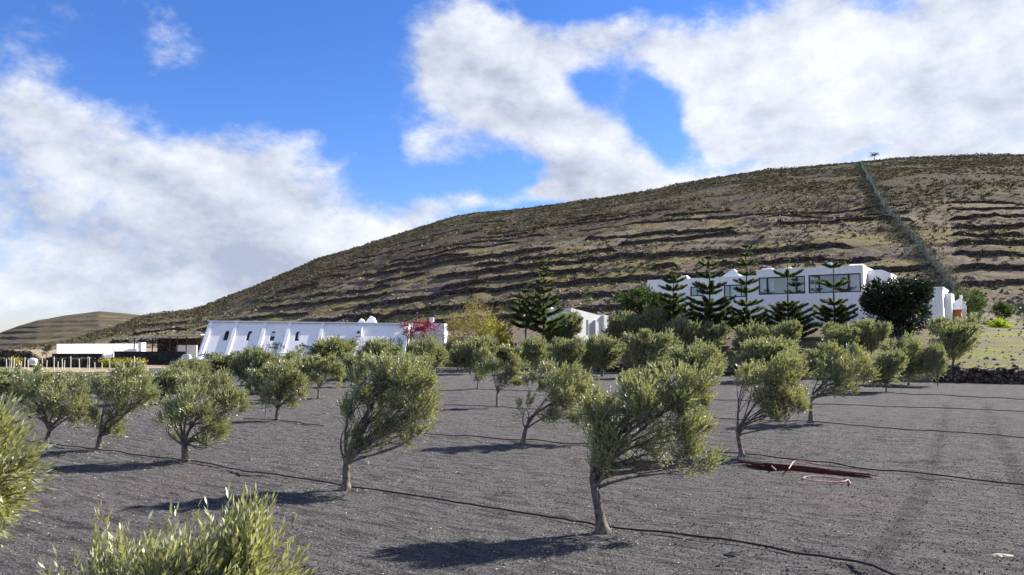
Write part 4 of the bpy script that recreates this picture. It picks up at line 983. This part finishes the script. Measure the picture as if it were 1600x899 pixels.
cop.add([(-.1, ylean-.25, 4.97), (Lw, ylean-.25, 4.67), (Lw, ylean+.3, 4.67), (-.1, ylean+.3, 4.97), (-.1, ylean-.25, 5.09), (Lw, ylean-.25, 4.79), (Lw, ylean+.3, 4.79), (-.1, ylean+.3, 5.09)], [(3, 2, 1, 0), (4, 5, 6, 7), (0, 1, 5, 4), (1, 2, 6, 5), (2, 3, 7, 6), (3, 0, 4, 7)])
cop.build('coping', M['white'], lb)
for p in (306, 347, 394, 434, 488):
    bm_ = MB(); x = P(p, 558, 85)[0]-LX0; srect(bm_, x, x+.38, 0, 1.0, .13); bm_.build('buttress', M['white'], lb)
for i, wx in enumerate(wins):
    f = MB(); y_ = on(wx, sw0)[1]+.25
    z0_, z1_ = on(wx, sw0)[2]-.1, on(wx, sw1)[2]+.1
    yb = on(wx, sw1)[1]+.25
    f.add([(wx-ww-.05, y_, z0_), (wx+ww+.05, y_, z0_), (wx+ww+.05, yb, z1_), (wx-ww-.05, yb, z1_)], [(0, 1, 2, 3)])
    wdo = f.build('window', M['dark'], lb)
    if i:
        c = MB(); sh = [(.0, .38, .1, .7), (-.35, .35, .45, .75), (.02, .32, .25, .8)][i-1]
        lerp = lambda s_: (y_+(yb-y_)*s_-.05, z0_+(z1_-z0_)*s_)
        (ya, za), (yc, zc_) = lerp(sh[2]), lerp(sh[3])
        c.add([(wx+sh[0], ya, za), (wx+sh[1], ya, za), (wx+sh[1], yc, zc_), (wx+sh[0], yc, zc_)], [(0, 1, 2, 3)]); c.build('curtain', M['curtain'], wdo)
# white dormer, porch slab and roof pieces
dx = P(558, 517, 87)[0]-LX0
b = MB(); b.add([(dx-.38, 2.55, 3.3), (dx+.38, 2.55, 3.3), (dx+.38, 4.0, 3.3), (dx-.38, 4.0, 3.3), (dx-.38, 2.75, 4.0), (dx+.38, 2.75, 4.25), (dx+.38, 4.0, 4.25), (dx-.38, 4.0, 4.0)], [(3, 2, 1, 0), (4, 5, 6, 7), (0, 1, 5, 4), (1, 2, 6, 5), (2, 3, 7, 6), (3, 0, 4, 7)]); dm_ = b.build('dormer', M['white'], lb)
b = MB(); b.tube([(dx+.02, 2.60, 3.72), (dx+.02, 2.66, 3.73)], .17, 12); b.build('opening', M['dark'], dm_)
for (p, wv, hv) in ((565, .5, .45), (580, .75, .75)):
    x = P(p, 505, 92)[0]-LX0; b = MB(); b.add([(x-wv, 6, 4.6), (x+wv, 6, 4.6), (x+wv, 7.6, 4.6), (x-wv, 7.6, 4.6), (x, 6.3, 4.9+hv), (x+wv*.5, 6.3, 4.8+hv*.9), (x+wv*.5, 7.3, 4.8+hv*.9), (x, 7.3, 4.9+hv)], [(0, 1, 5, 4), (1, 2, 6, 5), (2, 3, 7, 6), (3, 0, 4, 7), (4, 5, 6, 7)]); b.build('roof_vent', M['white'], lb)
x = P(433, 553, 83)[0]-LX0; b = MB(); b.box(x, x+1.7, -2.0, -.3, 1.45, 1.58); b.box(x+.1, x+.22, -1.9, -1.78, 0, 1.45); b.box(x+1.5, x+1.62, -1.9, -1.78, 0, 1.45); b.build('porch', M['white'], lb)
x = P(592, 545, 83)[0]-LX0; b = MB(); b.box(x, x+.35, -1.6, -1.3, .2, 2.0); tag_part(b.build('pillar', M['orange'], lb), 'orange terracotta pillar')
# white terrace and dark wall behind bougainvillea
wt = MB(); c = P(628, 530, 90); wt.add([(0, 0, 0), (4.8, 0, 0), (4.8, 4, 0), (0, 4, 0), (0.6, .3, 3.9), (4.8, .3, 3.9), (4.8, 4, 3.9), (0.6, 4, 3.9)], [(4, 5, 6, 7), (0, 1, 5, 4), (1, 2, 6, 5), (2, 3, 7, 6), (3, 0, 4, 7)])
wt.box(0.55, 4.7, .1, .29, 2.6, 2.8)
wt.box(3.0, 3.5, .5, 1.0, 3.9, 4.6)
tag(wt.build('patio_wall', M['white'], loc=(c[0], 90.5, .9)), 'white patio wall behind the red bougainvillea', 'wall')
c = P(616, 545, 87); stone_wall('patio_stone_wall', [P(612, 540, 88.5)[:2], P(640, 540, 88.5)[:2], P(690, 540, 88.5)[:2]], 2.1, .6, M['stone'], 'dark stone wall under the red bougainvillea', 'stone wall', None, .25, .08)

# ------------------------------------------------------------------ farm yard on the left
def slab_wall(name, a, b_, h, th, m, label, z0=None, cat='wall', parent=None, drop=.5, cap=None):
    a = np.array(a[:2]); b_ = np.array(b_[:2]); L = np.hypot(*(b_-a)); ang = math.atan2(b_[1]-a[1], b_[0]-a[0])
    z = zz(*a) if z0 is None else z0
    t = MB(); t.box(0, L, 0, th, -drop, h)
    if cap: t.box(-.05, L+.05, -.05, th+.05, h, h+.1)
    o = t.build(name, m, loc=(a[0], a[1], z)); o.rotation_euler = (0, 0, ang)
    if parent is None: tag(o, label, cat)
    return o
a = P(89, 540, 96); b2 = a[:2]+np.array([math.cos(R(45)), math.sin(R(45))])*9.5
slab_wall('farm_wall', a, b2, 2.35-.4, .3, M['white'], 'long bright white farmyard wall behind the dark block walls', .45)
a = P(205, 545, 99); slab_wall('farm_wall', P(178, 548, 92), P(226, 548, 94), 1.3, .3, M['white'], 'short white wall stepping up beside the open shed', .55)
slab_wall('farm_gable', P(221, 548, 93), P(228, 548, 93.5), 2.1, .5, M['white'], 'narrow white pier at the left end of the open shed', .5)
slab_wall('block_wall', P(81, 560, 87), P(158, 560, 87), 1.05, .25, M['blockwall'], 'dark block wall left of the white farm gate', .35)
slab_wall('block_wall', P(178, 561, 86), P(288, 561, 86), 1.35, .25, M['blockwall'], 'dark block wall between the farm gate and the sloped white building', .3)
gt = empty('farm_gate', (P(161, 560, 87)[0], 87, .35), 'white farm gate between two dark block walls', 'gate')
for x_ in (-.05, 1.0):
    b = MB(); b.box(x_, x_+.17, -.1, .15, -.3, 1.1); b.build('post', M['white_old'], gt)
b = MB()
for i in range(6): b.box(.14, .98, 0, .05, .08+i*.15, .2+i*.15)
b.build('gate_panel', M['white'], gt)
sh_x0 = P(206, 545, 96)[0]
sh = empty('open_shed', (sh_x0, 96, .5), 'open shed with a thin flat roof left of the sloped white building', 'shed')
b = MB()
b.add([(0, -.5, 2.62), (4.6, -.5, 2.72), (4.6, 5, 2.72), (0, 5, 2.62), (0, -.5, 2.74), (4.6, -.5, 2.84), (4.6, 5, 2.84), (0, 5, 2.74)], [(3, 2, 1, 0), (4, 5, 6, 7), (0, 1, 5, 4), (1, 2, 6, 5), (2, 3, 7, 6), (3, 0, 4, 7)])
b.add([(4.62, -.7, 2.82), (8.6, -.7, 2.98), (8.6, 5, 2.98), (4.62, 5, 2.82), (4.62, -.7, 2.92), (8.6, -.7, 3.08), (8.6, 5, 3.08), (4.62, 5, 2.92)], [(3, 2, 1, 0), (4, 5, 6, 7), (0, 1, 5, 4), (1, 2, 6, 5), (2, 3, 7, 6), (3, 0, 4, 7)])
b.build('roof', M['post'], sh)
for xx in (.4, 2.6, 4.7, 5.6, 6.7, 8.4):
    b = MB(); b.box(xx, xx+.1, -.4, -.3, -.5, 2.8); b.build('post', M['dark'], sh)
b = MB(); b.box(1.2, 8.6, 4.2, 4.4, -.5, 2.6); b.build('back_wall', M['stone'], sh)
b = MB(); b.box(4.9, 7.4, 1.2, 1.4, -.5, 1.75); b.build('inner_wall', M['white'], sh)
b = MB(); q = P(283, 556, 84); b.box(0, .9, 0, .6, 0, .9); b.box(.1, .8, .1, .5, .9, 1.05); tag(b.build('water_box', M['white_old'], loc=(q[0], 84, .3)), 'pale concrete box at the right end of the dark block wall', 'box')
b = MB(); q = P(45, 563, 80)
an_ = np.linspace(0, math.pi, 10); b.tube([(x_, 0, .35) for x_ in np.linspace(0, .8, 5)], [.2, .28, .3, .28, .2], 12); b.box(.1, .7, -.15, .15, -.1, .1)
tag(b.build('water_tank', M['white_old'], loc=(q[0], 80, .45)), 'small rounded white tank on the stone wall at the far left', 'tank')
stone_wall('vineyard_wall', [P(p, 570, 81.5)[:2] for p in range(-60, 236, 20)], .95, .7, M['stone'], 'dark stone wall behind the row of pale vineyard posts', 'stone wall', None, .3, .1)
stone_wall('low_wall', [P(p, 560, 100)[:2] for p in range(-80, 72, 20)], 1.1, .7, M['stone'], 'dark stone wall at the far left edge beyond the vineyard', 'stone wall', None, .3, .1)
# vineyard posts
pm = MB(); pm.tube([(0, 0, -.1), (.01, 0, .5), (0, 0, 1.0)], [.045, .04, .04], 6); pmesh = pm.mesh('vineyard_post', M['post'])
for p in (10, 14, 17, 21, 33, 38, 44, 58, 66, 72, 84, 90, 97, 100, 110, 124, 136, 139, 148, 159, 171, 183, 186, 193, 204, 209, 215, 220, 313, 308):
    o = bpy.data.objects.new('vineyard_post', pmesh); col.objects.link(o); q = P(p, 580, 76 if p < 300 else 82)
    o.location = (q[0], q[1], zz(q[0], q[1])); o.scale = (1, 1, random.uniform(.7, 1.35)); o.rotation_euler = (random.uniform(-.06, .06), random.uniform(-.06, .06), 0)
    tag(o, 'short pale vineyard post standing before the dark stone wall at left' if p < 300 else 'short white post in front of the lower left corner of the sloped wall', 'post', 'pale vineyard posts')
# straw coloured plot in front of the posts
b = MB(); n = 40; uu = np.linspace((-80-800)/F_PX, (235-800)/F_PX, n); v = []
for d in (70.5, 72, 74, 76, 79):
    for u_ in uu: v.append((u_*d, d, zz(u_*d, d)+.05))
b.add(v, [(r*n+i, r*n+i+1, (r+1)*n+i+1, (r+1)*n+i) for r in range(4) for i in range(n-1)])
M['sand'] = simple('sandy_soil', (.34, .27, .17), (.24, .19, .11), 1.0, .95, .4, 8, .05)
tag(b.build('sandy_path', M['sand'], smooth=True), kind='structure')

# ------------------------------------------------------------------ boundary fence up the hill
fp = [(1490,462),(1478,445),(1462,424),(1445,402),(1428,380),(1408,358),(1392,342),(1380,325),(1368,305),(1358,285),(1350,268),(1346,256)]
pts = [hit(*q, dmin=94) for q in fp]; pts = np.array([p for p in pts if p is not None])
L = np.r_[0, np.cumsum(np.linalg.norm(np.diff(pts, axis=0), axis=1))]; n = int(L[-1]/3.6)
sx = np.interp(np.linspace(0, L[-1], n), L, pts[:, 0]); sy = np.interp(np.linspace(0, L[-1], n), L, pts[:, 1]); sz = Z(sx, sy)
fe = empty('boundary_fence', (sx[0], sy[0], sz[0]), 'grey green wire fence running straight up the hill to the skyline', 'fence')
pmf = MB(); pmf.box(-.05, .05, -.05, .05, -.2, 1.9); pf = pmf.mesh('post', M['steel'])
for i in range(min(n, 95)):
    o = bpy.data.objects.new('post', pf); col.objects.link(o); o.parent = fe; o.location = (sx[i]-sx[0], sy[i]-sy[0], sz[i]-sz[0])
m, T = mat('fence_netting'); o_ = pos(T)
df = T.new('ShaderNodeBsdfDiffuse'); T.put(df.inputs[0], T.mix(T.noise(o_, 1.5, 3), (.08, .10, .09), (.20, .23, .22)))
tp = T.new('ShaderNodeBsdfTransparent'); mx = T.new('ShaderNodeMixShader'); T.l.new(T.rng(T.noise(o_, .9, 5, .75), .35, .62, .12, .75), mx.inputs[0]); T.l.new(tp.outputs[0], mx.inputs[1]); T.l.new(df.outputs[0], mx.inputs[2])
finish(T, mx.outputs[0])
net = MB(); nn_ = n*6; nx_ = np.interp(np.linspace(0, L[-1], nn_), L, pts[:, 0]); ny_ = np.interp(np.linspace(0, L[-1], nn_), L, pts[:, 1]); nz_ = Z(nx_, ny_)
nx_ = nx_+rng.normal(0, .08, nn_)
net.add(np.concatenate([np.stack([nx_-sx[0], ny_-sy[0], nz_-sz[0]+.05], 1), np.stack([nx_-sx[0]+rng.normal(0, .1, nn_), ny_-sy[0], nz_-sz[0]+1.9+rng.normal(0, .1, nn_)], 1)]), [(i, i+1, nn_+i+1, nn_+i) for i in range(nn_-1)])
net.build('netting', m, fe)
# shrubs that follow the fence
b = MB(); N = 900; k = rng.random(N)**1.3; fx_ = np.interp(k*L[-1], L, pts[:, 0])+rng.normal(0, 1.1, N); fy_ = np.interp(k*L[-1], L, pts[:, 1])+rng.normal(0, 1.0, N)
fz_ = Z(fx_, fy_); base = np.repeat(np.stack([fx_, fy_, fz_], 1), 12, 0)+rng.normal(size=(N*12, 3))*[.35, .35, .3]
dr = rng.normal(size=(N*12, 3)); dr[:, 2] = abs(dr[:, 2])+.3; b.leaves(base, dr, rng.uniform(.3, .8, N*12), .16, np.repeat(rng.random(N), 12))
M['greyscrub'] = leafmat('grey_scrub_leaf', (.09, .10, .075), (.12, .13, .10), (.09, .10, .06), .2, 0, var=1.0)
tag(b.build('fence_scrub', M['greyscrub']), 'grey green scrub growing along the hill fence', 'scrub', kind='stuff')
b = MB(); q = hit(1349, 408)
for dx_ in (0, .9, 1.6): b.tube([(dx_, 0, -.3), (dx_+.05, 0, 1.1)], [.16, .14], 8)
b.box(-.1, 1.8, -.08, .08, .85, .98)
tag(b.build('pale_posts', M['post'], loc=q), 'small pale timber stand on the grass above the house roof', 'stand')

# ------------------------------------------------------------------ irrigation hoses
def hose(name, px_pts, label, r=.016):
    P0 = np.array([hit(*q) for q in px_pts]); L = np.r_[0, np.cumsum(np.hypot(*np.diff(P0[:, :2], axis=0).T))]
    n = int(L[-1]/.25)+2; s_ = np.linspace(0, L[-1], n)
    # smooth interpolation
    x = np.interp(s_, L, P0[:, 0]); y = np.interp(s_, L, P0[:, 1])
    ker = np.ones(5)/5
    xp = np.pad(x, 2, 'edge'); yp = np.pad(y, 2, 'edge'); x = np.convolve(xp, ker, 'valid'); y = np.convolve(yp, ker, 'valid')
    x = x+.10*fbm(s_/1.5+px_pts[0][0], s_*0+1.1, 3); y = y+.16*fbm(s_/1.8+3, s_*0+px_pts[0][1], 3)
    z = Z(x, y)+r+.03
    o0 = np.array([x[0], y[0], z[0]]); b = MB(); b.tube(np.stack([x, y, z], 1)-o0, r, 6)
    return tag(b.build(name, M['black'], loc=o0, smooth=True), label, 'hose', 'black irrigation hoses along the tree rows')
hose('irrigation_hose', [(-40,690),(40,690),(80,696),(153,705),(220,714),(290,724),(340,728),(385,744),(470,750),(540,764),(640,776),(760,797),(860,812),(943,830),(1000,832),(1130,848),(1250,868),(1380,895),(1480,925)], 'black hose in the front row, passing the two largest windswept trees', .016)
hose('irrigation_hose', [(375,656),(433,657),(475,664),(510,668)], 'short black hose at the foot of the small tree with the stake', .016)
hose('irrigation_hose', [(655,680),(720,684),(817,690),(900,696),(1040,704),(1160,711),(1230,718),(1300,727),(1450,744),(1600,762),(1700,775)], 'black hose crossing the middle of the field behind the red rods', .016)
hose('irrigation_hose', [(690,634),(777,637),(850,642),(960,648),(1105,655),(1267,660),(1400,672),(1500,678),(1560,682),(1650,690)], 'black hose through the third tree row at right', .016)
hose('irrigation_hose', [(680,611),(746,609),(850,613),(960,618),(1090,624),(1200,629),(1290,634),(1420,638),(1600,645),(1680,648)], 'black hose through the fourth tree row', .016)
hose('irrigation_hose', [(1180,602),(1310,612),(1385,615),(1480,619),(1600,626),(1680,630)], 'black hose in the last tree row before the boulder wall', .02)
# thin stake
b = MB(); q = hit(414, 659); b.tube([(0, 0, -.05), (.02, 0, .9), (0, 0, 1.55)], .018, 6); tag(b.build('stake', M['steel'], loc=q), 'thin grey stake beside the small round olive tree', 'stake')
b = MB(); q = hit(1554, 682); b.tube([(0, 0, -.05), (0, 0, .34)], .015, 6); b.box(-.07, .07, -.02, .02, .30, .33); tag(b.build('sprinkler_stake', M['post'], loc=q), 'small pale sprinkler stake standing on the gravel at right', 'stake')
# bundle of red rods
a = hit(1148, 728); c = hit(1375, 749)
v = c-a; Lr = np.hypot(v[0], v[1]); ang = math.atan2(v[1], v[0])
for i in range(34):
    t0 = random.uniform(0, .25) if i > 4 else 0; t1 = t0+random.uniform(.45, .78) if i > 4 else random.uniform(.85, 1); t1 = min(t1, 1)
    off = random.uniform(-.20, .20)*(1-.4*t0); nrm = np.array([-math.sin(ang), math.cos(ang)])
    p0 = a[:2]+v[:2]*t0+nrm*off; p1 = a[:2]+v[:2]*t1+nrm*(off*.4+random.uniform(-.08, .08))
    ss = np.linspace(0, 1, 7); X = p0[0]+(p1[0]-p0[0])*ss; Y = p0[1]+(p1[1]-p0[1])*ss
    lift = random.choice([0, .02, .04, .06]); X3 = np.stack([X, Y, Z(X, Y).mean()*.5+Z(X, Y)*.5+.02+lift+.01*np.sin(ss*5+i)], 1); o0 = X3[0].copy()
    b = MB(); b.tube(X3-o0, .009, 5); tag(b.build('red_rod', M['redrod'], loc=o0), 'long thin dark red rod in the bundle lying on the gravel', 'rod', 'red rods in a bundle on the gravel')
def ropeline(pp, label, h=.03):
    Q = np.array([hit(*q) for q in pp]); Q[:, 2] += h; t = np.linspace(0, 1, len(Q)); tt = np.linspace(0, 1, 40)
    X = np.stack([np.interp(tt, t, Q[:, j]) for j in range(3)], 1); ker = np.ones(5)/5
    X = np.stack([np.convolve(np.pad(X[:, j], 2, 'edge'), ker, 'valid') for j in range(3)], 1); o0 = X[0].copy()
    b = MB(); b.tube(X-o0, .014, 6); tag(b.build('rope', M['rope'], loc=o0, smooth=True), label, 'rope')
ropeline([(1318,752),(1300,748),(1265,746),(1253,749),(1262,753),(1300,756),(1322,755),(1325,750),(1330,761)], 'pink rope loop lying in front of the red rods')
ropeline([(1232,742),(1240,729),(1252,729),(1268,732),(1282,734)], 'pink rope tied over the middle of the red rods', .12)
ropeline([(1206,734),(1213,741)], 'short pink rope end at the left part of the red rods', .08)
# dark pits in the gravel put in as flat black lumps, and a scrap
for (px, py, s_, lab) in ((1144, 867, .09, 'dark pit in the gravel below the front hose, put in as a black lump'), (1127, 885, .05, 'smaller dark pit just beneath the other one, put in as a black lump'), (1566, 870, .10, 'pale yellow scrap on the gravel at the lower right')):
    q = hit(px, py); rr = np.random.default_rng(px); b = MB(); nu, nv = 9, 6
    v = [];
    for i in range(nv+1):
        for j in range(nu):
            th = math.pi*i/nv; ph = 2*math.pi*j/nu; k = 1+rr.normal(0, .12); v.append((s_*1.5*k*math.sin(th)*math.cos(ph), s_*k*math.sin(th)*math.sin(ph), s_*.35*k*math.cos(th)))
    b.add(v, [(i*nu+j, (i+1)*nu+j, (i+1)*nu+(j+1) % nu, i*nu+(j+1) % nu) for i in range(nv) for j in range(nu)])
    tag(b.build('dark_pit' if s_ < .1 else 'scrap', M['black'] if s_ < .1 else M['drylitter'], loc=q), lab, 'dark_pit' if s_ < .1 else 'scrap')
print('done')
